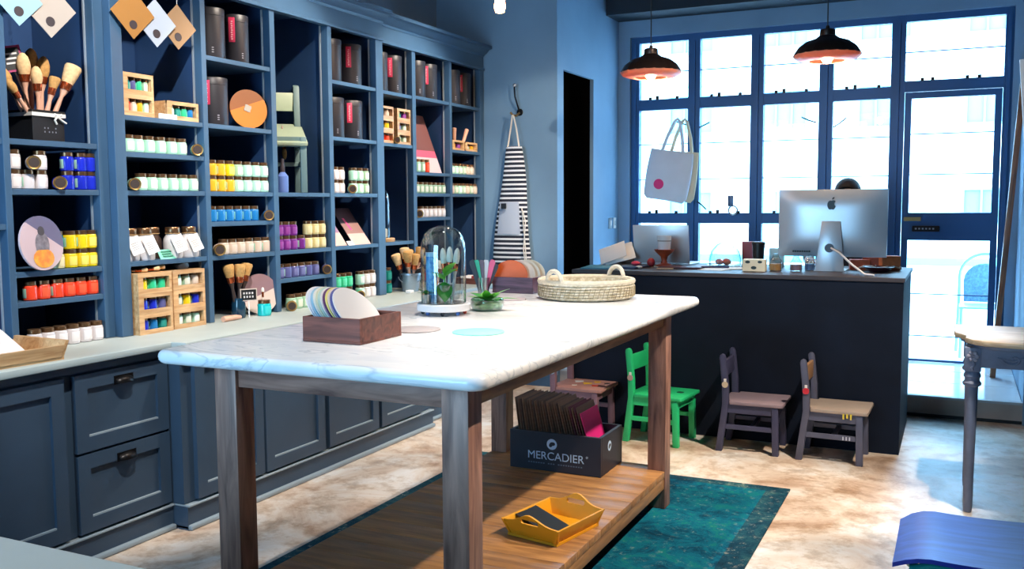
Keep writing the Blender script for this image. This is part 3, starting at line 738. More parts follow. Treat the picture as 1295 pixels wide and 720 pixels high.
# fourth column
row(1.113, XB, [3.915, 3.973, 4.031, 4.098, 4.16, 4.22, 4.281], [['purple', 'purple', 'purple', 'pmint', 'cream', 'cream', 'cream'], ['purple', 'purple', 'purple', None, 'cream', 'cream', 'cream']], 'of the purple and cream stack', 'purple and cream jars', 2)
row(.965, XB, [3.915, 3.975, 4.035, 4.094, 4.154, 4.214], ['violet', 'vmint', 'violet', 'violet', 'vmint', 'violet'], 'in the violet row', 'violet jars')
lying_jar('dark-stickered jar on its side right of the violet row', (XB-.012, 4.285, .965), AZ(4.2), J['violet'], 'jars showing their lids')
lying_jar('gold-lidded jar on its side on the worktop below the violet row', (XB+.02, 3.93, WT), AZ(3.93), J['sage'], 'jars showing their lids', r=.028)
row(WT, XB, [3.985, 4.043, 4.10, 4.16, 4.22, 4.279], ['sage']*6, 'of the sage row on the worktop', 'sage jars', h=.08, r=.027, dx=.015)
# fifth column
row(1.417, XB, [4.415, 4.472, 4.598, 4.66, 4.72], [['white', 'white', 'minty', 'minty', 'sage'], ['white', 'white', 'minty', 'minty', 'sage']], 'above the leaning prints', 'jars above the leaning prints', 2)
lying_jar('small jar on its side in front of jars above the leaning prints', (XB-.004, 4.535, 1.417), AZ(4.5), J['minty'], 'jars showing their lids', r=.025)
row(WT, XB, [4.40, 4.458, 4.515, 4.635, 4.695, 4.755], [['gmint', 'green', 'gmint', 'mint', 'white', 'white'], ['green', 'green', 'green', 'mint', 'white', 'white']], 'of the green and white stack', 'green and white jars', 2, h=.08, r=.028, dx=.01)
lying_jar('gold-lidded jar on its side amid the green and white jars', (XB+.01, 4.575, WT), AZ(4.6), J['green'], 'jars showing their lids', r=.027)
# right columns
row(WT, XC, [4.965], [['teal'], ['teal']], 'beside the metal bucket', 'teal jars', 2, h=.08, r=.028, dx=.03)
row(1.425, XC, [5.37+.0585*k for k in range(7)], ['sage']*7, 'in the upper pale row by the cloche', 'pale jars')
row(1.263, XC, [5.425+.0585*k for k in range(6)], ['white']*6, 'in the row just above the cloche', 'pale jars')
lying_jar('jar on its side left of the row just above the cloche', (XC-.01, 5.36, 1.263), AZ(5.36), J['white'], 'jars showing their lids')
row(1.565, XC, [5.86+.058*k for k in range(6)], ['minty', 'minty', 'sage', 'sage', 'beige', 'beige'], 'in the upper row nearest the apron', 'pale jars')
row(1.425, XC, [5.85+.058*k for k in range(7)], ['beige', 'sage', 'minty', 'sage', 'beige', 'sage', 'beige'], 'in the lower row nearest the apron', 'pale jars')
row(1.565, XC, [5.362, 5.42, 5.478], ['minty', 'sage', 'orange'], 'in front of the pink card', 'small jars before the pink card', r=.022, h=.085, dx=.022)

# ================================================================== CRATES WITH JARS
def crate(label, loc, w, h, d, jars, group, where):
    """open-fronted pine crate facing the room (+x); loc = front left bottom corner"""
    x, y, z = loc
    t = thing('pine_crate', label, 'crate', (x-d/2, y+w/2, z), 0, group)
    b = .011
    k = ('crate', w, h, d)
    if k not in CACHE:
        m = MB()
        m.box(-d/2, d/2, -w/2, w/2, 0, b).box(-d/2, d/2, -w/2, w/2, h-b, h).box(-d/2, d/2-b, -w/2, -w/2+b, b, h-b).box(-d/2, d/2-b, w/2-b, w/2, b, h-b).box(-d/2, -d/2+b, -w/2+b, w/2-b, b, h-b)
        f = MB()
        f.box(d/2-b*.8, d/2+.001, -w/2, -w/2+w*.15, 0, h).box(d/2-b*.8, d/2+.001, w/2-w*.07, w/2, 0, h).box(d/2-b*.8, d/2+.001, -w/2+w*.15, w/2-w*.07, 0, h*.22).box(d/2-b*.8, d/2+.001, -w/2+w*.15, w/2-w*.07, h*.80, h)
        CACHE[k] = (m.mesh('box', W_CRATE, smooth=0), f.mesh('front_frame', W_CRATE, smooth=0))
    put('box', CACHE[k][0], t); put('front_frame', CACHE[k][1], t)
    n = len(jars); r = min(.024, (w*.8)/(2*n)-.001); jh = h-2*b-.004
    for i, kd in enumerate(jars):
        jar('%s jar, %s from left, inside the %s' % (CN.get(kd, kd), ORD[i], where), (x-.012-r, y+w*.13+(i+.5)*(w*.82)/n, z+b), J[kd], 'jars inside crates', r, jh)
    return t
gc = 'pine jar crates on the shelves'
LS = [['ymint', 'gmint', 'gmint'], ['blue', 'blue', 'vmint'], ['blue', 'sky', 'teal']][::-1]
RS = [['minty', 'sage', 'beige'], ['sage', 'ymint', 'blue'], ['minty', 'sage', 'minty']][::-1]
for k in range(3):
    lv = ('bottom', 'middle', 'top')[k]
    crate('%s pine crate of the left stack on the worktop' % lv, (-3.155, 2.91, WT+k*.0885), .19, .088, .12, LS[k], gc, lv+' crate of the left worktop stack')
    crate('%s pine crate of the right stack on the worktop' % lv, (-3.165, 3.118, WT+k*.0885), .195, .088, .13, RS[k], gc, lv+' crate of the right worktop stack')
for k, L_ in enumerate([['orange', 'beige', 'gold', 'minty'], ['teal', 'vmint', 'gmint', 'sage']]):
    lv = ('lower', 'upper')[k]
    crate('%s of two small pine crates under the hanging cards' % lv, (-3.19, 2.905, 1.735+k*.0905), .165, .09, .11, L_, gc, lv+' crate under the hanging cards')
crate('single pine crate beside the two stacked under the hanging cards', (-3.19, 3.145, 1.735), .19, .083, .13, ['minty', 'teal', 'gmint', 'sky'], gc, 'single crate under the cards')
for k in range(3):
    lv = ('bottom', 'middle', 'top')[k]
    crate('%s small crate of the narrow left stack under the canisters' % lv, (-3.225, 4.90, 1.735+k*.0755), .155, .075, .12, [['orange', 'orange'], ['ymint', 'ymint'], ['pmint', 'beige']][k], gc, lv+' crate of the narrow stack')
    crate('%s small crate of the right stack under the canisters' % lv, (-3.235, 5.115, 1.735+k*.0755), .158, .075, .13, [['sage', 'sage'], ['violet', 'sage'], ['teal', 'purple']][k], gc, lv+' crate of the right upper stack')
lying_jar('gold-lidded jar on its side between the small crate stacks', (-3.222, 5.085, 1.735), AZ(5.1), J['sage'], 'jars showing their lids', r=.022)
crate('left of two small crates near the apron', (-3.235, 5.835, 1.735), .17, .07, .1, ['gold', 'purple'], gc, 'left crate near the apron')
crate('right of two small crates near the apron', (-3.235, 6.03, 1.735), .18, .065, .1, ['beige', 'gold'], gc, 'right crate near the apron')
MB().box(-3.195, -3.187, 3.098, 3.20, 1.7355, 1.757).build('price_card', M_WHITE)
tag(bpy.data.objects['price_card'], 'blank white price card before the single crate', 'card')

# ================================================================== CANISTERS
CAN = P('charcoal_canister', '#26252d', .45, var=.05); PINK = P('hot_pink_label', '#d63a62', .5); PTX = P('pale_pink_print', '#f2b3c0', .6)
def canister(label, loc, az, r=.07, h=.235):
    t = thing('canister', label, 'canister', loc, az, 'charcoal canisters with pink labels')
    k = ('can', r, h)
    if k not in CACHE:
        b = MB().lathe([(r*.98, 0), (r, .004), (r, h*.84), (r*.985, h*.845)], 28).mesh('body', CAN)
        l = MB().lathe([(r*1.0, h*.845), (r*1.012, h*.85), (r*1.012, h*.99), (r*.99, h), (0, h)], 28).mesh('lid', CAN)
        s = MB().lathe([(r*1.014, h*.42), (r*1.022, h*.425), (r*1.022, h*.925), (r*1.014, h*.93)], 6, a0=-.21, a1=.21).mesh('pink_label', PINK)
        p = MB()
        for i in range(9):
            p.lathe([(r*1.024, h*(.47+i*.045)), (r*1.026, h*(.473+i*.045)), (r*1.026, h*(.495+i*.045)), (r*1.024, h*(.498+i*.045))], 2, a0=-.05-.02*(i % 2), a1=.05+.02*((i+1) % 2))
        q = MB()
        for i in range(3):
            q.lathe([(r*1.002, h*(.1+i*.045)), (r*1.004, h*(.103+i*.045)), (r*1.004, h*(.118+i*.045)), (r*1.002, h*(.12+i*.045))], 2, a0=.66, a1=.80)
        CACHE[k] = (b, l, s, p.mesh('label_lettering', PTX), q.mesh('small_print', P('grey_print', '#8a8a96', .6)))
    put('body', CACHE[k][0], t); put('lid', CACHE[k][1], t); s = put('pink_label', CACHE[k][2], t)
    put('label_lettering', CACHE[k][3], s); put('small_print', CACHE[k][4], t)
def fz(y, d=-.05): return math.atan2(-y, 3.2)+d
canister('charcoal canister with pink label, left on the top shelf above the orange disc', (-3.265, 3.505, 2.05), fz(3.45, -.55))
canister('charcoal canister with pink label, right on the top shelf above the orange disc', (-3.28, 3.69, 2.05), fz(3.7, -.12))
canister('charcoal canister with pink label standing left of the orange disc', (-3.265, 3.512, 1.735), fz(3.45, -.38), h=.225)
canister('charcoal canister, left of the upper pair over the prints column', (-3.265, 4.45, 2.05), fz(4.4, -1.2))
canister('charcoal canister, right of the upper pair over the prints column', (-3.27, 4.655, 2.05), fz(4.65))
canister('charcoal canister, left of the lower pair over the prints column', (-3.265, 4.465, 1.735), fz(4.4, -.25), h=.225)
canister('charcoal canister, right of the lower pair over the prints column', (-3.27, 4.655, 1.735), fz(4.65), h=.225)
canister('charcoal canister at the left above the small crate stacks', (-3.30, 4.985, 2.055), fz(4.95, -1.3))
canister('charcoal canister at the right above the small crate stacks', (-3.30, 5.15, 2.055), fz(5.15))
canister('charcoal canister at the left above the tall pink card', (-3.29, 5.43, 2.06), fz(5.4, -.25))
canister('charcoal canister at the right above the tall pink card', (-3.30, 5.60, 2.06), fz(5.6))
canister('charcoal canister at the left above the crates near the apron', (-3.29, 5.91, 2.06), fz(5.9, -.15))
canister('charcoal canister nearest the apron on the top shelf', (-3.30, 6.09, 2.06), fz(6.1))

# ================================================================== LARGE JARS WITH TAGS
def big_jar(label, loc, tagd, body='#e4e1e4', rz=-.6):
    t = thing('storage_jar', label, 'jar', loc, rz, 'large tagged jars')
    r = .043
    MB().lathe([(r*.9, 0), (r, .008), (r, .07), (r*.95, .088), (r*.70, .106), (r*.66, .115)], 20).build('body', P('big_jar_'+body[1:], body, .25), t)
    MB().lathe([(r*.74, .113), (r*.76, .117), (r*.76, .137), (r*.70, .141), (0, .141)], 20).build('lid', M_COPPER, t)
    MB().tube(arc((0, 0, .112), r*.76, 0, 2*PI, 16, 'xy')[:-1], .002, 5, True).build('string', P('twine', '#a98a5e', .9), t)
    if tagd:
        g = MB().box(-.001, .001, -.026, .026, -.078, 0).build('paper_tag', M_WHITE, t, loc=(r*1.0+.004, .004, .104), rot=(.35, -.18, .12))
        gl = MB()
        for i in range(4): gl.box(.0011, .0016, -.016, .014-.004*(i % 2), -.03-.009*i, -.027-.009*i)
        gl.build('tag_print', P('faint_grey_print', '#a79f98', .7), g)
big_jar('first of the large white tagged jars, half hidden at the left', (-3.235, 2.945, 1.113), True)
big_jar('large white jar with paper tag left of the mint card', (-3.225, 3.02, 1.113), True)
big_jar('dark amber jar set back between the white tagged jars', (-3.30, 3.135, 1.113), False, '#4a3a33')
big_jar('large white tagged jar right of the mint card', (-3.225, 3.185, 1.113), True)
big_jar('last large white tagged jar at the right of its shelf', (-3.225, 3.285, 1.113), True)
t = centred(MB().hexa([(-3.19, 3.075, 1.1135), (-3.187, 3.075, 1.1135), (-3.187, 3.165, 1.1135), (-3.19, 3.165, 1.1135)], [(-3.212, 3.075, 1.155), (-3.209, 3.075, 1.155), (-3.209, 3.165, 1.155), (-3.212, 3.165, 1.155)]), 'price_card', P('mint_card', '#7fd9bb', .6))
tag(t, 'mint green price card among the large tagged jars', 'card')
pr = MB()
for i in range(3): pr.hexa([(-3.1895-.0055*i, 3.09, 1.124+.01*i), (-3.1885-.0055*i, 3.09, 1.124+.01*i), (-3.1885-.0055*i, 3.15-.01*(i % 2), 1.124+.01*i), (-3.1895-.0055*i, 3.15-.01*(i % 2), 1.124+.01*i)], [(-3.1915-.0055*i, 3.09, 1.129+.01*i), (-3.1905-.0055*i, 3.09, 1.129+.01*i), (-3.1905-.0055*i, 3.15-.01*(i % 2), 1.129+.01*i), (-3.1915-.0055*i, 3.15-.01*(i % 2), 1.129+.01*i)])
pr.build('card_print', P('dark_green_print', '#2f7a66', .6), t, world=True)

# ================================================================== BRUSHES AND DISPLAY PIECES ON THE SHELVES
BR_W = P('pale_pink_brush_wood', '#d9a88f', .45, var=.06); BR_C = P('polished_copper_ferrule', '#c2603a', .25, .85)
BR_H = P('cream_bristle', '#dcb98a', .9, var=.12, vscale=90); BR_D = P('tan_bristle', '#bd9055', .9, var=.15, vscale=90); BR_WH = P('white_bristle', '#e9e4dc', .9, var=.06, vscale=90)
BR_B = P('black_brush_wood', '#3a2c28', .4)
def brush(label, base, tip, head='round', hw=.022, hl=.07, wood_=None, hair=None, group='brushes in the black box', r=.009, ferr=None):
    d = Vector(tip)-Vector(base); L_ = d.length
    q = d.to_track_quat('Z', 'Y').to_euler()
    t = thing('paint_brush', label, 'brush', base, 0, group, rot=q)
    hs = L_-hl-.025
    MB().lathe([(r*.55, 0), (r*.9, .01), (r*1.15, hs*.45), (r*.85, hs*.8), (hw*.62, hs)], 12).build('handle', wood_ or BR_W, t)
    MB().lathe([(hw*.66, hs-.004), (hw*.68, hs), (hw*.78, hs+.022), (hw*.76, hs+.026)], 14).build('ferrule', ferr or BR_C, t)
    z0 = hs+.022
    if head == 'round': pf = [(hw*.74, z0), (hw*.98, z0+hl*.3), (hw*.95, z0+hl*.55), (hw*.7, z0+hl*.82), (hw*.3, z0+hl*.97), (0, z0+hl)]
    else: pf = [(hw*.74, z0), (hw*.95, z0+hl*.4), (hw*1.12, z0+hl*.85), (hw*1.0, z0+hl*.96), (hw*.6, z0+hl), (0, z0+hl*1.01)]
    MB().lathe(pf, 14).build('bristles', hair or BR_H, t)
    return t
bx = thing('gift_box', 'black gift box tied with white ribbon full of brushes', 'box', (-3.345, 2.60, 1.607))
part('box', P('black_gift_card', '#15171c', .5), bx, (-.075, .075, -.072, .072, 0, .118))
part('rim', M_BLACK, bx, (-.079, .079, -.076, -.070, .095, .122), (-.079, .079, .070, .076, .095, .122), (.073, .079, -.07, .07, .095, .122), (-.079, -.073, -.07, .07, .095, .122))
RB = P('white_ribbon', '#e6e2dc', .6)
rb = part('ribbon', RB, bx, (-.0805, .0805, -.0775, -.0765, .098, .112), (.0795, .0805, -.0775, .0775, .098, .112))
bow = MB()
bow.tube([(.084, .035, .10), (.09, .05, .108), (.088, .062, .100), (.084, .04, .098)], .005, 6).tube([(.084, .035, .10), (.09, .02, .108), (.088, .01, .100), (.084, .03, .098)], .005, 6).tube([(.085, .035, .10), (.087, .055, .085), (.086, .075, .076)], .004, 6).tube([(.085, .035, .10), (.088, .02, .085), (.086, .03, .07)], .004, 6)
bow.build('bow', RB, rb)
lt = MB()
for i, (y, z) in enumerate([(-.02, .05), (-.005, .05), (.03, .05), (-.02, .035), (.0, .035), (.015, .035), (.03, .035)]): lt.box(.0751, .0757, y, y+.005, z, z+.006)
lt.build('printed_letters', P('pale_box_print', '#80838f', .6), bx)
gB = 'brushes in the black box'
B0 = 1.70
brush('tall cream brush second from left in the black box', (-3.36, 2.58, B0-.03), (-3.33, 2.545, 1.955), 'round', .027, .085)
brush('tallest tan brush at the back of the black box', (-3.38, 2.61, B0-.03), (-3.37, 2.615, 1.985), 'round', .027, .085, hair=BR_D)
brush('short cream brush at the front of the black box', (-3.31, 2.595, B0-.03), (-3.295, 2.575, 1.905), 'round', .023, .07)
brush('tan brush right of centre in the black box', (-3.35, 2.625, B0-.03), (-3.335, 2.645, 1.955), 'round', .026, .085, hair=BR_D)
brush('flat-tipped cream brush leaning right in the black box', (-3.31, 2.635, B0-.03), (-3.27, 2.735, 1.925), 'flat', .030, .085)
brush('pale brush leaning far left in the black box', (-3.33, 2.56, B0-.02), (-3.31, 2.43, 1.885), 'round', .022, .07, hair=BR_D)
brush('low brush poking out left of the black box', (-3.30, 2.555, B0-.01), (-3.28, 2.435, 1.835), 'round', .018, .055, hair=BR_D)
brush('short white-handled brush right of centre in the black box', (-3.30, 2.60, B0-.03), (-3.285, 2.655, 1.87), 'flat', .020, .05, hair=BR_D)
sg = thing('sign_pick', 'small black sign with pink frame stuck in the black brush box', 'sign', (-3.33, 2.575, 1.725), rot=(.22, 0, -.5))
MB().tube([(0, 0, 0), (0, -.02, .17)], .003, 6).build('stick', BR_B, sg)
part('board', P('pink_frame', '#a5326a', .6), sg, (-.003, .003, -.058, .022, .16, .26))
part('chalk_face', M_BLACK, sg, (.003, .0042, -.050, .014, .168, .252))
lt = MB()
for i in range(3): lt.box(.0043, .0048, -.04, -.005+.005*i, .19+.018*i, .197+.018*i)
lt.build('chalk_writing', P('chalk', '#d4d0cf', .8), sg)

# cards hung cornerwise from the shelf tops
def diamond(label, c, s, hexc, lean=0, seal=True):
    t = thing('hanging_card', label, 'card', c, 0, 'square cards hung by a corner', rot=(PI/4+lean, 0, -.12))
    part('card', P('card_'+hexc[1:], hexc, .6), t, (-.0012, .0012, -s/2, s/2, -s/2, s/2))
    m = MB(); m.lathe([(.019, 0), (.018, .002), (0, .0022)], 16); m.xf(Matrix.Translation((.0012, -s*.22+.0, -s*.22+.0)) @ Matrix.Rotation(PI/2, 4, 'Y'))
    m.build('round_seal', P('dark_seal', '#3c3438', .5), t)
    m = MB().tube([(0, s/2, s/2), (0, s/2+.09, s/2+.09)], .001, 4); m.build('thread', M_WHITE, t)
diamond('pale blue card hanging cornerwise at the far left', (-3.185, 2.428, 2.118), .135, '#8db3c2')
diamond('cream card hanging cornerwise beside the pale blue one', (-3.18, 2.557, 2.108), .155, '#aa9f96', .02)
diamond('ochre card hanging cornerwise, leftmost of three', (-3.15, 2.935, 2.155), .15, '#a06f35')
diamond('white card hanging cornerwise, middle of three', (-3.145, 3.055, 2.135), .145, '#a9b3c2', .02)
diamond('tan card hanging cornerwise, rightmost of three', (-3.15, 3.185, 2.140), .14, '#957656')

# painted discs leaning on the back of the shelf
def disc(label, c, r, yaw, lean, mats, split=None, name='painted_disc'):
    t = thing(name, label, 'disc', c, 0, 'painted sample discs on the shelves', rot=(0, -lean, yaw))
    a = MB(); n = 36
    cut = 0 if split is None else split
    top = []; bot = []
    pts = [(r*math.cos(2*PI*k/n), r+r*math.sin(2*PI*k/n)) for k in range(n)]
    if split is None:
        a.prism(pts, -.004, .004, 'x'); a.build('face', mats[0], t)
    else:
        ang, off = split
        nx, ny = math.cos(ang), math.sin(ang)
        def clip(ps, sgn):
            out = []
            for i in range(len(ps)):
                p, q = ps[i], ps[(i+1) % len(ps)]
                dp = sgn*((p[0])*nx+(p[1]-r)*ny-off); dq = sgn*((q[0])*nx+(q[1]-r)*ny-off)
                if dp >= 0: out.append(p)
                if dp*dq < 0:
                    u = dp/(dp-dq); out.append((p[0]+(q[0]-p[0])*u, p[1]+(q[1]-p[1])*u))
            return out
        MB().prism(clip(pts, 1), -.004, .004, 'x').build('painted_half', mats[0], t)
        MB().prism(clip(pts, -1), -.004, .004, 'x').build('plain_half', mats[1], t)
    return t
d1 = disc('oval art disc with dark top and orange bearded figure at the left', (-3.20, 2.497, 1.103), .106, .12, .10, [P('violet_grey_paint', '#6a6482', .6), P('pale_pink_paint', '#cdb4bb', .6)], (PI/2-.55, .035))
MO = P('orange_garland_paint', '#ef7c33', .6, hex2='#f2b23a', vscale=40); MG = P('grey_figure_paint', '#6c6670', .7, hex2='#8f8790', vscale=50)
m = MB(); m.ball((.0052, .0, .10), (.001, .035, .05), 14, 8); m.build('painted_figure', MG, d1)
m = MB(); m.ball((.0054, .0, .152), (.001, .017, .02), 12, 8); m.build('painted_head', P('dark_grey_paint', '#4b474f', .7), d1)
m = MB(); m.ball((.0056, .0, .047), (.001, .052, .038), 14, 8); m.build('painted_flowers', MO, d1)
d2 = disc('orange wooden disc with dark upper half beside a canister', (-3.235, 3.735, 1.737), .098, -.45, .12, [P('brown_orange_paint', '#8a5026', .5), P('ochre_orange_paint', '#c87622', .5)], (PI/2+.35, .02))
m = MB().lathe([(.02, 0), (.019, .002), (0, .002)], 12, mod=lambda a, r, z: 1+.2*math.sin(4*a)); m.xf(Matrix.Translation((.0042, -.005, .10)) @ Matrix.Rotation(PI/2, 4, 'Y')); m.build('painted_crest', P('silver_crest_print', '#a7a29a', .5), d2)
d3 = disc('large two-tone disc, mauve over cream, behind the turquoise jar', (-3.215, 3.76, WT), .103, -.35, .12, [P('mauve_brown_paint', '#8e7078', .6), P('cream_pink_paint', '#d8c6bf', .6)], (PI/2+.35, -.005))

# brush jar with sign and small items on the worktop (third column)
vj = thing('brush_jar', 'dark blue glass jar holding fan brushes with chalk sign', 'jar', (-3.20, 3.575, WT))
MB().lathe([(.03, 0), (.034, .01), (.034, .07), (.03, .085), (.031, .10), (.028, .10), (.027, .08), (.03, .06), (.03, .012), (0, .010)], 18).build('glass', P('dark_teal_glass', '#16384f', .12, spec=.8), vj)
for i, (dx, dy, nm) in enumerate([(-.01, -.045, 'leftmost'), (.012, .005, 'middle'), (.0, .055, 'rightmost')]):
    brush('%s fan brush in the dark blue jar' % nm, (-3.20, 3.573+dy*.15, WT+.02), (-3.20+dx, 3.575+dy*1.3, WT+.27), 'flat', .026, .065, BR_B, BR_D, 'fan brushes in the dark blue jar')
sg = thing('chalk_sign', 'small black chalk price sign in front of the dark blue jar', 'sign', (-3.157, 3.60, WT), rz=-.55)
MB().tube([(0, 0, 0), (0, 0, .09)], .003, 6).build('stick', M_WHITE, sg)
part('frame', P('pale_sign_frame', '#c9b9ae', .6), sg, (-.004, .003, -.042, .042, .085, .145))
part('board', M_BLACK, sg, (.003, .0042, -.037, .037, .09, .14))
lt = MB()
for i in range(4): lt.box(.0043, .0049, -.028+.014*i, -.020+.014*i, .118, .128); lt.box(.0043, .0049, -.026+.014*i, -.019+.014*i, .1, .11)
lt.build('chalk_writing', P('chalk', '#d4d0cf', .8), sg)
tj = jar('turquoise paint jar with open lid and stirring brush before the two-tone disc', (-3.15, 3.705, WT), ('#18b5b8', '#35c9c9', 'front'), 'worktop extras', .034, .08)
brush('little white brush standing in the turquoise jar', (-3.155, 3.702, WT+.075), (-3.165, 3.715, WT+.145), 'round', .008, .025, BR_WH, BR_WH, 'worktop extras', r=.004)
t = centred(MB().tube([(-3.15, 3.41, WT+.014), (-3.15, 3.50, WT+.014), (-3.15, 3.53, WT+.012)], .013, 10, rs=[.014, .013, .009]), 'wooden_dowel', BR_W); tag(t, 'short pale wooden dowel lying on the worktop by the stile', 'dowel')
for k, (x, y, r_) in enumerate([(-3.20, 2.96, .4), (-3.19, 3.02, .1), (-3.2, 3.06, -.3)]):
    brush('%s small brush lying on the left crate stack' % ['first', 'second', 'third'][k], (x-.03, y-.045, WT+.2745), (x, y+.05, WT+.2765+.004*k), 'flat', .009, .03, BR_W, BR_H, 'brushes on the crates', r=.004)
t = centred(MB().prism([(-.0, 0), (.045, 0), (.055, .012), (.05, .028), (.02, .033), (-.01, .02)], -.02, .02, 'x').xf(Matrix.Translation((-3.21, 3.19, WT+.266))), 'wax_tin', P('dark_tin', '#22262c', .4), bevel=.003); tag(t, 'small dark tin on the right crate stack', 'tin')
# small blue bottle by the shelf chair
bt = thing('bottle', 'small violet-blue bottle under the shelf chair', 'bottle', (-3.215, 3.955, 1.417))
MB().lathe([(.028, 0), (.03, .005), (.03, .085), (.018, .10), (.012, .108)], 16).build('glass', P('violet_blue_glass', '#6a86c8', .2), bt)
MB().lathe([(.013, .106), (.013, .135), (.009, .15), (.009, .175), (0, .178)], 12).build('stopper', P('dark_stopper', '#39313a', .5), bt)
br = brush('brush hanging beside the shelf chair back', (-3.40, 4.19, 1.79), (-3.395, 4.20, 1.60), 'round', .014, .06, P('pink_handle', '#c7a9a2', .5), BR_D, 'shelf extras', r=.005)
t = centred(MB().box(-3.425, -3.33, 3.90, 3.96, 1.4175, 1.60), 'book', P('grey_book', '#6a7078', .6), bevel=.003); tag(t, 'grey book standing under the shelf chair at the left', 'book')

# leaning prints (fifth column)
def lean_card(label, y0, y1, z0, h, xf, run, mats, bands, name='leaning_print', grp='prints leaning on the shelf', cat='print'):
    t = thing(name, label, cat, (xf, (y0+y1)/2, z0), 0, grp)
    w = y1-y0
    zz = [0]+bands+[1]
    for i in range(len(zz)-1):
        a, b_ = zz[i], zz[i+1]
        MB().hexa([(-run*a-.004, -w/2, h*a), (-run*a, -w/2, h*a), (-run*a, w/2, h*a), (-run*a-.004, w/2, h*a)],
                  [(-run*b_-.004, -w/2, h*b_), (-run*b_, -w/2, h*b_), (-run*b_, w/2, h*b_), (-run*b_-.004, w/2, h*b_)]).build('print_band' if len(zz) > 2 else 'sheet', mats[i], t, smooth=0)
    return t
PK = P('beige_pink_print', '#d3b3ac', .6); MV = P('mauve_print', '#8d6c88', .6); DK = P('dark_plum_print', '#4c3d4c', .6)
a = lean_card('left leaning print, beige below and mauve above', 4.375, 4.50, 1.116, .205, -3.20, .15, [PK, MV, DK], [.36, .62])
b_ = lean_card('right leaning print with a bright pink stroke', 4.56, 4.735, 1.116, .215, -3.195, .16, [PK, P('brown_mauve_print', '#94706c', .6), DK], [.3, .58])
MB().hexa([(-.066, -.03, .085), (-.063, -.03, .085), (-.063, -.01, .085), (-.066, -.01, .085)], [(-.153, -.055, .20), (-.149, -.055, .20), (-.149, -.035, .20), (-.153, -.035, .20)]).build('pink_stroke', P('bright_pink_stroke', '#e2508f', .5), b_)
t = centred(MB().hexa([(-3.19, 4.50, 1.1155), (-3.188, 4.50, 1.1155), (-3.188, 4.56, 1.1155), (-3.19, 4.56, 1.1155)], [(-3.21, 4.50, 1.14), (-3.208, 4.50, 1.14), (-3.208, 4.56, 1.14), (-3.21, 4.56, 1.14)]), 'price_card', M_WHITE); tag(t, 'tiny white price card between the leaning prints', 'card')
lean_card('tall brown pink card with a rosy band leaning above the cloche', 5.345, 5.715, 1.566, .40, -3.255, .15, [P('pale_pink_card', '#e0c3c6', .6), P('rose_card', '#d8607c', .6), P('brown_rose_card', '#7d4f4c', .6)], [.26, .38], 'leaning_card', 'pink card on the shelf', 'card')
# tall thin glass dome on a wooden base (sixth column)
gd = thing('glass_dome', 'tall narrow glass dome on a round wooden base', 'dome', (-3.30, 5.02, 1.116))
MB().lathe([(.078, 0), (.08, .004), (.08, .02), (.076, .024), (0, .024)], 24).build('base', W_CRATE, gd)
MB().lathe([(.052, .0245), (.052, .25), (.047, .29), (.03, .325), (0, .338)], 24).build('dome', M_CLEAR, gd)
MB().lathe([(.03, .0245), (.034, .03), (.034, .075), (.028, .082), (0, .082)], 16).build('white_pot', M_WHITE, gd)
# bucket of bristle brushes (sixth column, worktop)
bk = thing('metal_bucket', 'small galvanised bucket full of bristle brushes on the worktop', 'bucket', (-3.16, 5.125, WT))
GAL = P('galvanised_metal', '#9fb0c0', .35, .75, var=.08)
MB().lathe([(.05, 0), (.052, .004), (.066, .105), (.072, .108), (.072, .118), (.064, .118), (.05, .008), (0, .008)], 24).build('pail', GAL, bk)
MB().tube([(0.0, .072*math.cos(u), .108-.05*math.sin(u)) for u in [PI*k/12 for k in range(13)]], .003, 6).build('bail_handle', GAL, bk, rot=(0, .5, -1.1))
for i, (dx, dy) in enumerate([(-.04, -.065), (.02, -.05), (-.02, -.02), (.03, .0), (-.03, .025), (.03, .045), (0, .075), (-.05, .06)]):
    brush('%s bristle brush from left in the metal bucket' % ORD[i], (-3.16+dx*.4, 5.125+dy*.4, WT+.02), (-3.16+dx*1.3, 5.125+dy*1.5, WT+.245+.02*(i % 3)), 'flat', .028, .075, BR_W if i % 2 else BR_B, BR_D if i % 2 else BR_H, 'bristle brushes in the bucket')
sg = thing('chalk_sign', 'small black chalk sign stuck in front of the metal bucket', 'sign', (-3.085, 5.17, WT), rot=(.25, 0, -.9))
MB().tube([(0, 0, 0), (0, 0, .10)], .003, 6).build('stick', M_WHITE, sg)
part('board', M_BLACK, sg, (-.003, .003, -.034, .034, .095, .15)); part('frame_edge', P('pale_sign_frame', '#c9b9ae', .6), sg, (-.0035, .0035, -.037, .037, .15, .153))
t = centred(MB().box(-3.11, -3.07, 4.98, 5.02, WT+.0005, WT+.02), 'eraser', M_WHITE, bevel=.004); tag(t, 'small white block on the worktop beside the teal jars', 'block')
# brush pair on the small crate near the apron
for k, (dy, tz) in enumerate([(-.02, .03), (.07, .03)]):
    t = centred(MB().tube([(-3.285, 5.955+.10*k, 1.7355+.072-.05*k), (-3.275, 5.955+.10*k+dy, 1.895)], .012, 10, rs=[.010, .016]), 'wooden_spatula', BR_W)
    tag(t, ['narrow pale stick standing behind the left small crate', 'thick pale stick leaning over the right small crate'][k], 'stick')
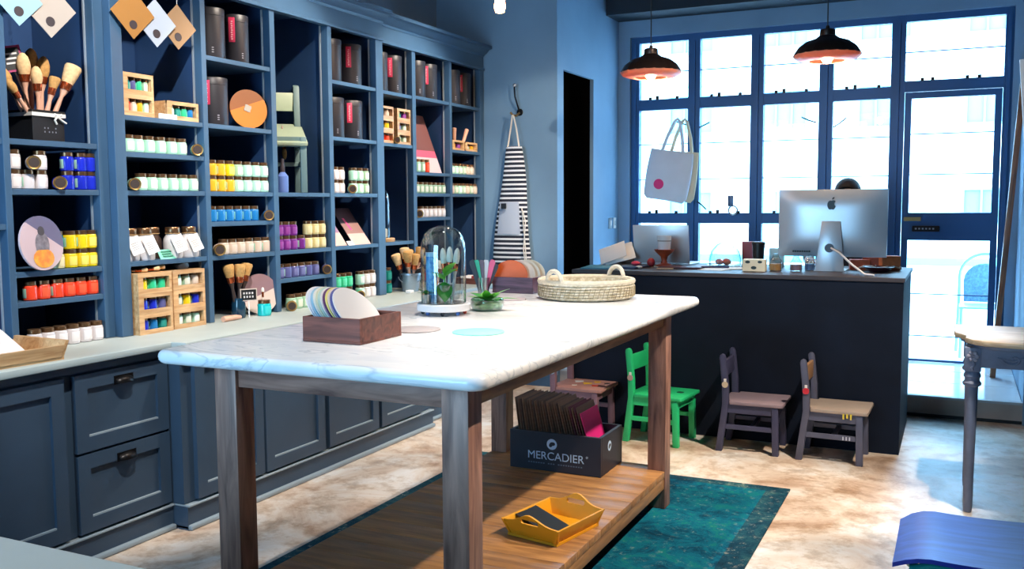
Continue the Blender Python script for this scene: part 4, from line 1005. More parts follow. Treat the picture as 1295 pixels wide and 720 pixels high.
# items on the far worktop end below the apron side
for k in range(3):
    rr = thing('paper_roll', ['nearest', 'middle', 'farthest'][k]+' white paper roll in the red tray behind the cloche', 'roll', (-3.06, 5.80+.05*k, WT+.012+.021), rot=(0, PI/2, .35), group='paper rolls in the red tray')
    MB().lathe([(.019, -.09), (.02, -.088), (.02, .088), (.019, .09), (.012, .09), (.008, .085)], 14).build('roll', M_WHITE, rr)
    MB().lathe([(.0204, -.012), (.0206, -.011), (.0206, .011), (.0204, .012)], 14).build('band', P('red_band', '#8e2f2c', .6), rr)
rt = thing('red_tray', 'low red-brown tray of paper rolls on the far worktop', 'tray', (-3.06, 5.85, WT))
part('base', W_DARKBOX, rt, (-.13, .13, -.11, .11, .0005, .011))
part('rim', W_DARKBOX, rt, (-.13, .13, -.118, -.11, .0005, .04), (-.13, .13, .11, .118, .0005, .04), (.122, .13, -.11, .11, .0005, .04), (-.13, -.122, -.11, .11, .0005, .04))
for k, (x, y, dx, dy) in enumerate([(-3.17, 5.37, -.01, -.03), (-3.165, 5.41, .0, .02), (-3.15, 5.44, .01, .04)]):
    brush('%s upright brush on the worktop behind the cloche' % ORD[k], (x, y, WT), (x+dx, y+dy, WT+.22-.02*k), 'flat' if k else 'round', .024, .06, BR_B if k == 1 else BR_W, BR_WH if k else BR_H, 'brushes behind the cloche')
# tray with white bag at the far left of the worktop
wtray = thing('wooden_tray', 'pale wooden tray at the left edge of the worktop', 'tray', (-3.07, 2.19, WT), rz=-.05)
part('base', W_CRATE, wtray, (-.14, .14, -.16, .16, .0005, .012))
MB().hexa([(-.14, .145, .012), (.14, .145, .012), (.14, .16, .012), (-.14, .16, .012)], [(-.15, .162, .07), (.15, .162, .07), (.15, .176, .07), (-.15, .176, .07)]).build('end_wall', W_CRATE, wtray)
MB().hexa([(-.14, -.16, .012), (.14, -.16, .012), (.14, -.145, .012), (-.14, -.145, .012)], [(-.15, -.176, .07), (.15, -.176, .07), (.15, -.162, .07), (-.15, -.162, .07)]).build('end_wall', W_CRATE, wtray)
MB().hexa([(.13, -.145, .012), (.145, -.145, .012), (.145, .145, .012), (.13, .145, .012)], [(.14, -.162, .055), (.155, -.162, .055), (.155, .162, .055), (.14, .162, .055)]).build('side_wall', W_CRATE, wtray)
MB().hexa([(-.145, -.145, .012), (-.13, -.145, .012), (-.13, .145, .012), (-.145, .145, .012)], [(-.155, -.162, .055), (-.14, -.162, .055), (-.14, .162, .055), (-.155, .162, .055)]).build('side_wall', W_CRATE, wtray)
part('grip_hole', M_BLACK, wtray, (-.04, .04, .1705, .1735, .045, .056))
bag = MB()
for i in range(2):
    bag.hexa([(-3.16+.02*i, 2.06+.05*i, WT+.013), (-3.0+.02*i, 2.06+.05*i, WT+.013), (-3.0+.02*i, 2.20+.07*i, WT+.013), (-3.16+.02*i, 2.20+.07*i, WT+.013)],
             [(-3.13, 2.10+.03*i, WT+.19-.07*i), (-3.04, 2.10+.03*i, WT+.20-.07*i), (-3.05, 2.145+.05*i, WT+.185-.06*i), (-3.12, 2.145+.05*i, WT+.18-.06*i)])
tag(centred(bag, 'paper_bundle', P('crumpled_white_paper', '#e9e8ec', .8), bevel=.012, seg=3), 'white crumpled paper bundle in the pale wooden tray', 'paper')

# ================================================================== ON THE MARBLE TABLE
TZ = .9315
ORD2 = ORD+['eleventh', 'twelfth', 'thirteenth', 'fourteenth', 'fifteenth', 'sixteenth', 'seventeenth', 'eighteenth', 'nineteenth', 'twentieth', 'twenty-first', 'twenty-second', 'twenty-third', 'twenty-fourth', 'twenty-fifth', 'twenty-sixth', 'twenty-seventh', 'twenty-eighth']
def open_box(name, label, cat, x0, x1, y0, y1, z0, h, mat, wl=.010):
    t = thing(name, label, cat, ((x0+x1)/2, (y0+y1)/2, z0))
    w, d = (x1-x0)/2, (y1-y0)/2
    part('base', mat, t, (-w, w, -d, d, .0005, .008))
    part('long_wall', mat, t, (-w, w, -d, -d+wl, .008, h), bevel=.0015); part('long_wall', mat, t, (-w, w, d-wl, d, .008, h), bevel=.0015)
    part('end_wall', mat, t, (-w, -w+wl, -d+wl, d-wl, .008, h), bevel=.0015); part('end_wall', mat, t, (w-wl, w, -d+wl, d-wl, .008, h), bevel=.0015)
    return t
open_box('wooden_box', 'reddish wooden box full of paint swatch discs at the near table end', 'box', -1.812, -1.600, 2.305, 2.535, TZ, .078, W_DARKBOX)
SW = P('white_swatch_face', '#e9e6e6', .55)
cols = ['#e8e6ea', '#dfe3ee', '#9cc7e0', '#e8e8e4', '#d9dcc6', '#bcd8d0', '#eceaea', '#6a3f78', '#e8dc8a', '#e6d7d0', '#5c63a6', '#ebe8e8']
cn = ['white', 'pale lilac', 'light blue', 'off-white', 'cream', 'pale mint', 'bright white', 'purple', 'yellow', 'blush', 'blue-edged', 'front white']
for k, c in enumerate(cols):
    lean = .72; xb = -1.722+.0092*k
    t = thing('swatch_disc', '%s paint swatch disc, %s from left in the reddish wooden box' % (cn[k], ORD2[k]), 'disc', (xb, 2.42, TZ+.0105), 0, 'swatch discs in the wooden box', rot=(0, -lean, 0))
    MB().prism([(.098*math.cos(2*PI*i/40), .098+.098*math.sin(2*PI*i/40)) for i in range(40)], -.0012, .0012, 'x').build('painted_edge', P('swatch_'+c[1:], c, .55), t)
    MB().prism([(.093*math.cos(2*PI*i/40), .098+.093*math.sin(2*PI*i/40)) for i in range(40)], .0012, .0018, 'x').build('face', SW if k in (0, 11) else P('swatch_'+c[1:], c, .55), t)
open_box('wooden_box', 'purplish brown wooden box with an orange disc at the far table end', 'box', -1.985, -1.775, 3.955, 4.125, TZ, .075, wood('purple_stained_wood', '#3c2230', '#7c5466', 0, 7, .4))
for k, (dx, c, nm) in enumerate([(0, '#f26a22', 'bright orange'), (.028, '#f0d9c0', 'pale peach'), (.042, '#e8dcc8', 'cream'), (.056, '#e2d2b8', 'beige')]):
    t = thing('swatch_disc', '%s half-round swatch disc in the far wooden box' % nm, 'disc', (-1.905+dx, 3.985+.026*k, TZ+.012), 0, 'swatch discs in the far box', rot=(-.12, 0, .25))
    MB().prism([(.082*math.cos(2*PI*i/36), .0+.071+.071*math.sin(2*PI*i/36)) for i in range(36)], -.0015, .0015, 'y').build('face', P('swatch_'+c[1:], c, .5), t)
for nm, lab, x, y, r, c in (('sample_disc', 'flat grey sample disc lying on the marble by the wooden box', -1.625, 2.665, .082, '#a9a4a8'),
                            ('sample_disc', 'flat mint sample disc lying on the marble table', -1.405, 2.695, .086, '#8fdccb'),
                            ('sample_disc', 'flat mauve-grey sample disc lying behind the glass bowl', -1.755, 3.69, .06, '#b3a8ae')):
    o = MB().lathe([(r*.99, 0), (r, .0005), (r, .0035), (r*.99, .004), (0, .004)], 36, mod=lambda a, r_, z: 1).build(nm, P(nm+c[1:], c, .5), None, loc=(x, y, TZ+.0003)); tag(o, lab, 'disc', 'flat sample discs')
# cloche
cl = thing('glass_cloche', 'tall glass cloche on a white round base in the table centre', 'cloche', (-1.765, 3.10, TZ))
MB().lathe([(.098, .016), (.102, .019), (.102, .040), (.098, .044), (0, .044)], 40).build('base', P('white_lacquer', '#e8e8ea', .35), cl)
MB().lathe([(.0, .0442), (.082, .0442), (.082, .0455), (0, .0456)], 30).build('base_inlay', P('brown_moss_bed', '#6c5a48', .8, var=.3, vscale=50), cl)
MB().lathe([(.086, .0460), (.086, .245), (.083, .275), (.072, .305), (.052, .325), (.02, .337), (0, .339)], 40).build('dome', M_CLEAR, cl)
for k, c in enumerate(['#2f5fa8', '#1f2430', '#3a6fc0', '#d8452f', '#d8452f', '#22304a', '#2f5fa8', '#20242c']):
    a = -1.9+k*.785; MB().ball((.08*math.cos(a), .08*math.sin(a), .0085), .0083, 10, 6).build('bead_foot', P('bead_'+c[1:], c, .3), cl)
t = thing('blue_tube', 'bright blue cylindrical tube under the cloche', 'tube', (-1.808, 3.082, TZ+.046))
MB().lathe([(.019, 0), (.02, .002), (.02, .185), (.019, .188), (0, .188)], 18).build('tube', P('glitter_blue', '#2f86d8', .35, hex2='#7cc4f0', vscale=70), t)
MB().lathe([(.0205, .175), (.0205, .19), (0, .19)], 18).build('cap', P('pale_blue_cap', '#9fd0ee', .4), t)
t = thing('tumbler', 'clear glass tumbler with a leafy cutting inside the cloche', 'glass', (-1.742, 3.065, TZ+.046))
MB().lathe([(.026, 0), (.028, .003), (.03, .07), (.027, .07), (.025, .006), (0, .006)], 20).build('glass', M_CLEAR, t)
GRN = P('glossy_green_leaf', '#2f9a34', .35, hex2='#7cc848', vscale=25); GRD = P('dark_green_leaf', '#1f6f2c', .4, hex2='#3f9a3a', vscale=25)
def leaf_mesh(l, w, curl=.25, mat=GRN):
    k = ('leaf', l, w, curl, mat.name)
    if k in CACHE: return CACHE[k]
    m = MB(); n = 8; vs = []
    for i in range(n+1):
        u = i/n; ww = w*math.sin(PI*min(1, u*.96+.02))**.8*(1-.25*u); z = -curl*l*u*u
        for s in (-1, -.5, 0, .5, 1): vs.append((l*u, ww*s, z+.12*ww*abs(s)))
    fs = [(i*5+j, i*5+j+1, (i+1)*5+j+1, (i+1)*5+j) for i in range(n) for j in range(4)]
    o = len(vs); vs2 = [(x, y, z-.0009) for x, y, z in vs]
    m.add(vs+vs2, fs+[tuple(reversed([q+o for q in f])) for f in fs])
    CACHE[k] = m.mesh('leaf', mat, smooth=60)
    return CACHE[k]
def leaves(par, items):
    for (x, y, z, yaw, pitch, l, w, mat) in items: put('leaf', leaf_mesh(l, w, .25, mat), par, loc=(x, y, z), rot=(0, -pitch, yaw))
MB().tube([(0, 0, .01), (.004, .003, .06), (.0, .0, .11)], .0025, 6).build('stem', GRN, t)
leaves(t, [(0, 0, .11, -.3, .9, .075, .026, GRN), (0, 0, .10, 1.0, .7, .065, .022, GRN), (0, 0, .095, -1.8, .6, .07, .026, GRN), (0, 0, .08, -1.0, -.75, .08, .034, GRD), (0, 0, .065, .4, -.8, .06, .026, GRN), (0, 0, .09, 2.6, .5, .06, .02, GRN)])
t = thing('fern_tuft', 'small dark green tuft at the left inside the cloche', 'plant', (-1.815, 3.055, TZ+.046))
MB().lathe([(.016, 0), (.018, .03), (0, .032)], 12).build('pot', P('small_pot', '#c9c4be', .6), t)
leaves(t, [(0, 0, .03, k*1.05, .5+.3*(k % 2), .04, .012, GRD) for k in range(6)])
for k, (dx, dy) in enumerate([(-.016, -.006), (.004, .0), (.026, .006)]):
    brush('%s of three white-tipped copper brushes under the cloche' % ['left', 'middle', 'right'][k], (-1.758+dx*.5, 3.125+dy, TZ+.046), (-1.758+dx*1.4, 3.13+dy, TZ+.255+.006*(k == 1)), 'round', .013, .062, P('white_brush_wood', '#dcdce4', .4), BR_WH, 'brushes under the cloche', r=.006)
# glass bowl of plants
bw = thing('glass_bowl', 'low glass bowl planted with green succulents beside the cloche', 'bowl', (-1.672, 3.285, TZ))
MB().lathe([(.05, .0005), (.058, .004), (.066, .02), (.066, .042), (.060, .048), (.057, .046), (.061, .04), (.061, .02), (.052, .007), (0, .006)], 32).build('bowl', M_GREENG, bw)
MB().lathe([(.05, .008), (.059, .02), (.058, .028), (.03, .036), (0, .038)], 20, mod=lambda a, r, z: 1+.04*math.sin(7*a)).build('moss', P('green_moss', '#2a7a2c', .8, hex2='#6cc04a', vscale=40, bump=.5), bw)
leaves(bw, [(0, 0, .035, a, p, l, w, m_) for a, p, l, w, m_ in ((.1, .75, .105, .028, GRN), (.45, .30, .125, .016, GRN), (-.4, .8, .075, .024, GRN), (1.2, .6, .07, .022, GRD), (2.2, .6, .085, .022, GRN), (3.0, .6, .085, .026, GRD), (3.8, .5, .08, .024, GRN), (4.6, .6, .07, .022, GRN), (5.3, .5, .075, .022, GRD), (-1.2, 1.0, .07, .02, GRN))])
# fan of colour sticks in a glass
fg = thing('stick_glass', 'clear glass holding a fan of painted colour sticks', 'glass', (-2.005, 3.90, TZ))
MB().lathe([(.022, 0), (.026, .002), (.03, .075), (.028, .075), (.024, .006), (0, .006)], 20).build('glass', M_CLEAR, fg)
for k, (c, nm, tx) in enumerate([('#1c1f26', 'black', -.044), ('#2fb489', 'green', -.026), ('#6b5560', 'mauve-brown', -.006), ('#d9d4d2', 'white', .013), ('#ef5f86', 'pink', .040), ('#3a3038', 'dark brown', .052)]):
    base = (-2.005+tx*.12, 3.897+.006*k-.015, TZ+.0075); d = Vector((tx, 0, .15 if k < 5 else .13))
    t = thing('colour_stick', '%s painted wooden stick in the glass' % nm, 'stick', base, 0, 'painted sticks in the glass', rot=(0, math.atan2(d.x, d.z), .30))
    L_ = d.length
    pl = [(-.009, 0), (.009, 0), (.0135, L_*.92), (.009, L_), (-.009, L_), (-.0135, L_*.92)]
    MB().prism(pl, -.0015, .0015, 'y').build('stick', P('stick_'+c[1:], c, .5), t, bevel=.0006, seg=1)
# woven basket
bs = thing('woven_basket', 'shallow round straw basket with two handles on the marble table', 'basket', (-1.487, 3.895, TZ))
R_ = .215
prof = []
nr = 6; hb = .07
for k in range(nr):
    for q in range(5):
        th = -PI/2+PI*q/4
        prof.append((R_-.012+.010*math.cos(th)+.004*k/nr, .006+(k+.5)*hb/nr+hb/nr/2*math.sin(th)))
inner = [(R_-.026+.004*k/nr, z) for k, z in ((nr, hb+.004), (0, .012))]
MB().lathe([(R_*.6, .001), (R_-.016, .002)]+prof+inner+[(0, .012)], 72, mod=lambda a, r, z: 1+(.004*math.sin(72*a/2) if z < hb-.012 and r > R_-.02 else 0)).build('bowl', M_STRAW, bs)
st = MB()
for k in range(64):
    a = 2*PI*k/64
    st.tube([((R_+.0005)*math.cos(a+.02*j), (R_+.0005)*math.sin(a+.02*j), .014+.0145*j) for j in range(4)], .0014, 4)
o = st.build('stitches', P('dark_straw_stitch', '#a39676', .9), bs); o['kind'] = 'stuff'
rim = MB().tube([((R_-.008)*math.cos(2*PI*k/60), (R_-.008)*math.sin(2*PI*k/60), hb+.008) for k in range(60)], .012, 8, True); rim.build('rim', P('pale_straw_rim', '#d9cdb6', .8, var=.1, vscale=60), bs)
for s in (-1, 1):
    ang = math.atan2(.43, .90)+.75
    pts = []
    for k in range(13):
        u = PI*k/12
        da = .22*math.cos(u); aa = ang+(PI if s < 0 else 0)+da
        pts.append(((R_-.008)*math.cos(aa), (R_-.008)*math.sin(aa), hb+.004+.055*math.sin(u)))
    MB().tube(pts, .010, 8).build('handle', P('pale_straw_handle', '#ddd2bd', .8, var=.1, vscale=60), bs)

# ================================================================== ON THE LOWER SHELF
SZ = .1785
bc = thing('record_crate', 'black crate lettered MERCADIER filled with sample cards', 'crate', (-1.56, 3.84, SZ))
BKC = P('black_crate_paint', '#1d2230', .5, var=.1)
part('base', BKC, bc, (-.21, .21, -.138, .138, .0005, .012))
part('front_wall', BKC, bc, (-.215, .215, -.14, -.125, .0005, .172), bevel=.002); part('back_wall', BKC, bc, (-.215, .215, .125, .14, .0005, .172), bevel=.002)
part('end_wall', BKC, bc, (-.215, -.20, -.125, .125, .0005, .172), bevel=.002); part('end_wall', BKC, bc, (.20, .215, -.125, .125, .0005, .172), bevel=.002)
LOGO = P('pale_blue_crate_lettering', '#b9d4ee', .6)
def text_mesh(name, s, size, mat, extrude=.0004, align='CENTER'):
    cu = bpy.data.curves.new(name, 'FONT'); cu.body = s; cu.size = size; cu.extrude = extrude; cu.align_x = align
    cu.offset = 0
    tmp = bpy.data.objects.new(name, cu); COL.objects.link(tmp)
    dg = bpy.context.evaluated_depsgraph_get()
    me = bpy.data.meshes.new_from_object(tmp.evaluated_get(dg)); me.name = name
    bpy.data.objects.remove(tmp); bpy.data.curves.remove(cu)
    me.materials.clear(); me.materials.append(mat)
    return me
put('lettering', text_mesh('lettering', 'MERCADIER', .050, LOGO), bc, loc=(.005, -.1412, .052), rot=(PI/2, 0, 0))
put('registered_mark', text_mesh('registered_mark', '®', .014, LOGO), bc, loc=(.152, -.1412, .076), rot=(PI/2, 0, 0))
sm = MB()
for k in range(22):
    if k in (7, 11): continue
    sm.box(-.125+k*.0118, -.118+k*.0118, -.1412, -.1402, .032, .037)
sm.build('small_print', P('dim_crate_print', '#5a6b80', .6), bc)
def emblem(par, loc, rot, r):
    e = MB().lathe([(r, 0), (r, .0006), (0, .0007)], 28).build('emblem_disc', LOGO, par, loc=loc, rot=rot)
    MB().lathe([(r*.52, .0008), (r*.5, .0014), (0, .0015)], 24, mod=lambda a, r_, z: .95+.28*math.sin(2*a+.6)+.12*math.cos(3*a)).build('emblem_blot', BKC, e)
emblem(bc, (-.012, -.1402, .122), (PI/2, 0, 0), .024)
emblem(bc, (.2152, -.03, .115), (PI/2, 0, PI/2), .022)
for k in range(27):
    x = -1.742+.0133*k
    last = k == 26
    lean = .13+.006*k
    w = .105; hgt = .298 - .004*(k % 3) - (.02 if last else 0) - (.012 if k > 18 else 0)
    c = ['#7d6352', '#8a6c5a', '#66524a', '#9a7862', '#735c50'][k % 5] if not last else '#d61a78'
    if k in (22, 24): c = '#7a3a4a'
    t = MB().box(-.0016, .0016, -w, w, 0, hgt).build('sample_card', P('sample_card_'+c[1:], c, .6), None, loc=(x+.015, 3.84, SZ+.0145), rot=(0, -lean, 0))
    tag(t, ('magenta sample card, last at the right end of the black crate' if last else '%s brown sample card from the left in the black crate' % ORD2[k]), 'card', 'sample cards in the black crate')
# yellow tray
tr = thing('yellow_tray', 'mustard yellow wooden tray with cut-out handles on the lower shelf', 'tray', (-1.278, 3.025, SZ), rz=-.205)
YEL = P('mustard_paint', '#d9981a', .45, var=.05)
w, d, fl = .105, .135, .018
part('base', YEL, tr, (-w, w, -d, d, .0008, .010))
for s in (-1, 1):
    a0, a1 = s*(w-.004), s*(w+fl)
    q = sorted((a0, a0-s*.009)); q2 = sorted((a1, a1-s*.009))
    MB().hexa([(q[0], -d, .008), (q[1], -d, .008), (q[1], d, .008), (q[0], d, .008)], [(q2[0], -d-fl, .062), (q2[1], -d-fl, .062), (q2[1], d+fl, .062), (q2[0], d+fl, .062)]).build('side_wall', YEL, tr, bevel=.0015)
    # shaped end with a raised middle; the grip is a dark slot recessed into it
    m = MB(); pts = [(-w, .008), (w, .008), (w+fl, .062)]+[((w+fl)*(1-2*k/16), .062+.034*math.exp(-((1-2*k/16)/.42)**2)) for k in range(1, 16)]+[(-w-fl, .062)]
    n = len(pts); yv = lambda z: s*(d-.004+fl*(z-.008)/.054)
    sl = []
    for k in range(14):
        u = 2*PI*k/14; cx_ = .030*(1 if math.cos(u) >= 0 else -1)
        sl.append((cx_+.009*math.cos(u), .068+.009*math.sin(u)))
    bm = bmesh.new()
    def loop(ps, off): return [bm.verts.new((x_, yv(z_)-s*off, z_)) for x_, z_ in ps]
    for off in (0, .009):
        lo, li = loop(pts, off), loop(sl, off)
        es = [bm.edges.new((L_[i], L_[(i+1) % len(L_)])) for L_ in (lo, li) for i in range(len(L_))]
        bmesh.ops.triangle_fill(bm, edges=es, use_beauty=True)
        if off == 0: keep = (lo, li)
        else:
            for A, B in zip(keep, (lo, li)):
                for i in range(len(A)): bm.faces.new((A[i], A[(i+1) % len(A)], B[(i+1) % len(A)], B[i]))
    bmesh.ops.recalc_face_normals(bm, faces=bm.faces)
    me = bpy.data.meshes.new('end_wall'); bm.to_mesh(me); bm.free(); me.materials.append(YEL); put('end_wall', me, tr)
for k in range(3):
    t = MB().box(-.085, .085, -.05, .05, 0, .003).build('black_booklet', P('black_paper', '#17181c', .45), None, loc=(-1.318+.012*k, 2.985-.008*k, SZ+.036+.0065*k), rot=(.10, .24, -.55+.12*k))
    tag(t, ['lowest', 'middle', 'topmost'][k]+' black booklet lying in the yellow tray', 'booklet', 'black booklets in the yellow tray')

# ================================================================== ON THE COUNTER
CZ = .9505
im = thing('desktop_computer', 'large silver desktop computer seen from behind on the counter', 'computer', (-.662, 5.74, CZ))
# body: flat screen edge at +y, bulging back at -y
m = MB(); nx_, nz_ = 16, 12; wx, z0, z1 = .302, .082, .474
g = [[(-wx+2*wx*i/nx_, -.004-.034*(math.cos(PI/2*abs(2*i/nx_-1)**2.2)*math.cos(PI/2*abs(2*j/nz_-1)**2.2)), z0+(z1-z0)*j/nz_) for i in range(nx_+1)] for j in range(nz_+1)]
vs = [p for r_ in g for p in r_]+[(p[0], .008, p[2]) for r_ in g for p in r_]
o_ = (nx_+1)*(nz_+1); fs = []
for j in range(nz_):
    for i in range(nx_):
        a = j*(nx_+1)+i; fs += [(a, a+1, a+nx_+2, a+nx_+1), (a+o_+nx_+1, a+o_+nx_+2, a+o_+1, a+o_)]
ed = [j*(nx_+1) for j in range(nz_+1)]+[nz_*(nx_+1)+i for i in range(1, nx_+1)]+[j*(nx_+1)+nx_ for j in range(nz_-1, -1, -1)]+[i for i in range(nx_-1, 0, -1)]
fs += [(ed[k], ed[(k+1) % len(ed)], ed[(k+1) % len(ed)]+o_, ed[k]+o_) for k in range(len(ed))]
m.add(vs, fs); m.build('housing', M_ALU, im, smooth=40)
part('screen', P('black_screen_glass', '#08090c', .1), im, (-.295, .295, .0081, .011, .13, .467))
sd = MB().hexa([(-.088, -.07, .0), (.088, -.07, .0), (.088, .13, .0), (-.088, .13, .0)], [(-.088, -.07, .007), (.088, -.07, .007), (.088, .13, .007), (-.088, .13, .007)])
sd.hexa([(-.08, -.07, .006), (.08, -.07, .006), (.08, -.06, .006), (-.08, -.06, .006)], [(-.052, -.046, .29), (.052, -.046, .29), (.052, -.036, .29), (-.052, -.036, .29)])
st_ = sd.build('stand', M_ALU, im, bevel=.003)
m = MB().lathe([(.026, 0), (.026, .003), (.022, .0035), (.022, .001), (0, .001)], 24); m.xf(Matrix.Translation((-.005, -.0615, .135)) @ Matrix.Rotation(PI/2-.075, 4, 'X')); m.build('cable_hole', P('grey_hole', '#70757c', .5), st_)
apple = [(0, .020), (.006, .0225), (.012, .0215), (.017, .017), (.0125, .012), (.0115, .006), (.013, 0), (.018, -.0045), (.0155, -.011), (.011, -.0185), (.006, -.020), (0, -.018), (-.006, -.020), (-.011, -.0185), (-.016, -.011), (-.0185, -.002), (-.018, .008), (-.014, .017), (-.008, .021), (-.003, .0215)]
m = MB().prism([(x_*1.28, .382+z_*1.28) for x_, z_ in apple], -.0415, -.036, 'y')
lf = [(.001, .026), (.004, .034), (.012, .0375), (.0105, .031), (.006, .0265)]
m.prism([(x_*1.28, .382+z_*1.28) for x_, z_ in lf], -.0415, -.036, 'y'); m.build('apple_emblem', M_BLACK, im, smooth=0)
for k in range(8):
    part('port', M_BLACK, im, (-.215+k*.013, -.207+k*.013, -.036, -.012, .108, .117))
tag(MB().tube([(-.655, 5.672, CZ+.135), (-.60, 5.60, CZ+.11), (-.52, 5.50, CZ+.05), (-.45, 5.43, CZ+.006), (-.40, 5.40, CZ+.004)], .006, 8).build('power_cable', P('white_cable', '#d9d9de', .5)), 'white power cable running down from the computer stand', 'cable')
lp_ = thing('laptop', 'open silver laptop seen from behind on the counter', 'laptop', (-1.725, 5.885, CZ))
part('base', M_ALU, lp_, (-.185, .185, .0, .25, .0005, .014), bevel=.004)
part('keyboard', M_BLACK, lp_, (-.16, .16, .03, .13, .014, .0145))
lid = MB().box(-.185, .185, -.004, .004, 0, .248).build('lid', M_ALU, lp_, bevel=.004, loc=(0, .002, .014), rot=(.16, 0, 0))
MB().box(-.175, .175, .0041, .0046, .012, .238).build('screen', P('black_screen_glass', '#08090c', .1), lid)
gb = thing('terracotta_goblet', 'terracotta footed goblet in front of the laptop', 'goblet', (-1.655, 5.70, CZ))
MB().lathe([(.042, 0), (.044, .004), (.04, .012), (.018, .02), (.013, .035), (.018, .055), (.042, .078), (.052, .092), (.048, .093), (.03, .08), (0, .074)], 28, ).build('goblet', P('terracotta_glaze', '#b5502e', .4, hex2='#7c3a2c', vscale=20), gb)
MB().lathe([(.05, 0), (.052, .002), (.05, .006), (.0, .006)], 24).build('saucer', P('cream_saucer', '#d9c9b5', .5), gb)
gb.scale = (1.25, 1.25, 1.2)
cp = thing('paper_cup', 'white cup with faint lines standing in the terracotta goblet', 'cup', (-1.655, 5.70, CZ+.091))
cp.scale = (1.2, 1.2, 1.0)
MB().lathe([(.026, 0), (.03, .003), (.037, .105), (.035, .105), (.027, .006), (0, .006)], 24).build('cup', M_WHITE, cp)
MB().lathe([(.0345, .07), (.0352, .071), (.0357, .076), (.035, .077)], 24).build('printed_line', P('faint_grey_print', '#a79f98', .7), cp)
tag(MB().ball((-1.74, 5.70, CZ+.028), (.026, .026, .028), 16, 10).build('red_ball', P('red_ball_paint', '#b8323a', .4)), 'small red ball beside the terracotta goblet', 'ball')
gd = thing('glass_bell', 'rounded glass bell with a stopper on the counter', 'bell jar', (-1.325, 5.93, CZ))
MB().lathe([(.092, 0), (.1, .012), (.1, .05), (.088, .095), (.055, .135), (.02, .155), (.012, .17), (.0115, .175)], 32).build('bell', M_CLEAR, gd)
MB().lathe([(.010, .172), (.018, .182), (.02, .198), (.012, .212), (0, .215)], 18).build('stopper', M_CLEAR, gd)
MB().lathe([(.11, 0), (.112, .002), (.11, .008), (0, .008)], 28).build('plate', M_CLEAR, gd)
for k, (dx, dy, c) in enumerate([(-.03, -.02, '#e58f9a'), (.02, -.03, '#d8625a'), (.0, .03, '#e8b9c0')]):
    o = MB().ball((0, 0, .02), (.028, .028, .02), 12, 8).build('soap_bar', P('soap_'+c[1:], c, .5), None, loc=(-1.325+dx, 5.93+dy, CZ+.0085)); tag(o, ['pale pink', 'coral red', 'blush'][k]+' soap under the glass bell', 'soap', 'soaps under the glass bell')
db = thing('spotted_box', 'cream box with dark spots on the counter edge', 'box', (-1.065, 5.545, CZ), rz=.05)
part('box', P('cream_box_card', '#e6dcc0', .6), db, (-.065, .065, -.04, .04, .0005, .07), bevel=.002)
for x_, z_, r_ in ((-.035, .055, .014), (.0, .022, .016), (.035, .056, .013)):
    m = MB().lathe([(r_, 0), (r_, .0008), (0, .0009)], 16); m.xf(Matrix.Translation((x_, -.0402, z_)) @ Matrix.Rotation(PI/2, 4, 'X') @ Matrix.Scale(.6, 4, Vector((0, 1, 0)))); m.build('spot', P('dark_spot', '#2b3a3c', .6), db)
t = thing('coffee_cup', 'tall black takeaway cup behind the spotted box', 'cup', (-1.10, 5.84, CZ))
MB().lathe([(.03, 0), (.038, .145)], 24).build('cup', M_BLACK, t); MB().lathe([(.041, .143), (.041, .153), (.036, .16), (0, .16)], 24).build('lid', M_BLACK, t)
for k, (x_, y_, c, r_, h_) in enumerate([(-.955, 5.60, '#c98a4a', .036, .085), (-.845, 5.64, '#9a7a8a', .034, .075), (-.775, 5.70, '#5a76a8', .03, .08)]):
    t = thing('glass_jar', ['amber', 'rosy', 'blue'][k]+' filled small glass jar left of the computer stand', 'jar', (x_, y_, CZ), 0, 'small glass jars on the counter')
    MB().lathe([(r_*.9, 0), (r_, .004), (r_, h_*.7), (r_*.6, h_*.9), (r_*.6, h_)], 20).build('glass', M_CLEAR, t)
    MB().lathe([(r_*.85, .004), (r_*.92, .006), (r_*.92, h_*.5), (0, h_*.52)], 18).build('contents', P('jar_fill_'+c[1:], c, .4), t)
    MB().lathe([(r_*.45, h_*.98), (r_*.5, h_*1.02), (r_*.42, h_*1.18), (0, h_*1.2)], 14).build('stopper', M_CLEAR, t)
t = thing('wooden_bowl', 'dark maroon dish at the right end of the counter', 'dish', (-.40, 5.72, CZ))
MB().lathe([(.03, 0), (.06, .008), (.085, .03), (.08, .031), (.05, .012), (0, .010)], 28).build('dish', P('maroon_glaze', '#4a1f26', .35), t)
for k, (x_, y_, yaw, c) in enumerate([(-.52, 5.90, .2, '#b5502e'), (-.44, 5.93, -.3, '#8a3f30'), (-.36, 5.90, .5, '#c86a3c')]):
    t = MB().box(-.055, .055, -.04, .04, 0, .06+.012*k).build('terracotta_block', P('clay_'+c[1:], c, .7, var=.15, vscale=30), None, loc=(x_, y_, CZ), rot=(0, 0, yaw), ); tag(t, ['left', 'middle', 'right'][k]+' terracotta coloured block behind the computer stand', 'block', 'terracotta blocks')
cb = MB().tube([(-.52+.018*k+.02*math.sin(k*1.7), 5.80+.04*math.cos(k*2.1), CZ+.012+.018*abs(math.sin(k*1.3))) for k in range(14)], .005, 6); tag(cb.build('tangled_cable', P('pale_beige_cable', '#cdbfae', .6)), 'tangled pale cable beside the computer stand', 'cable')
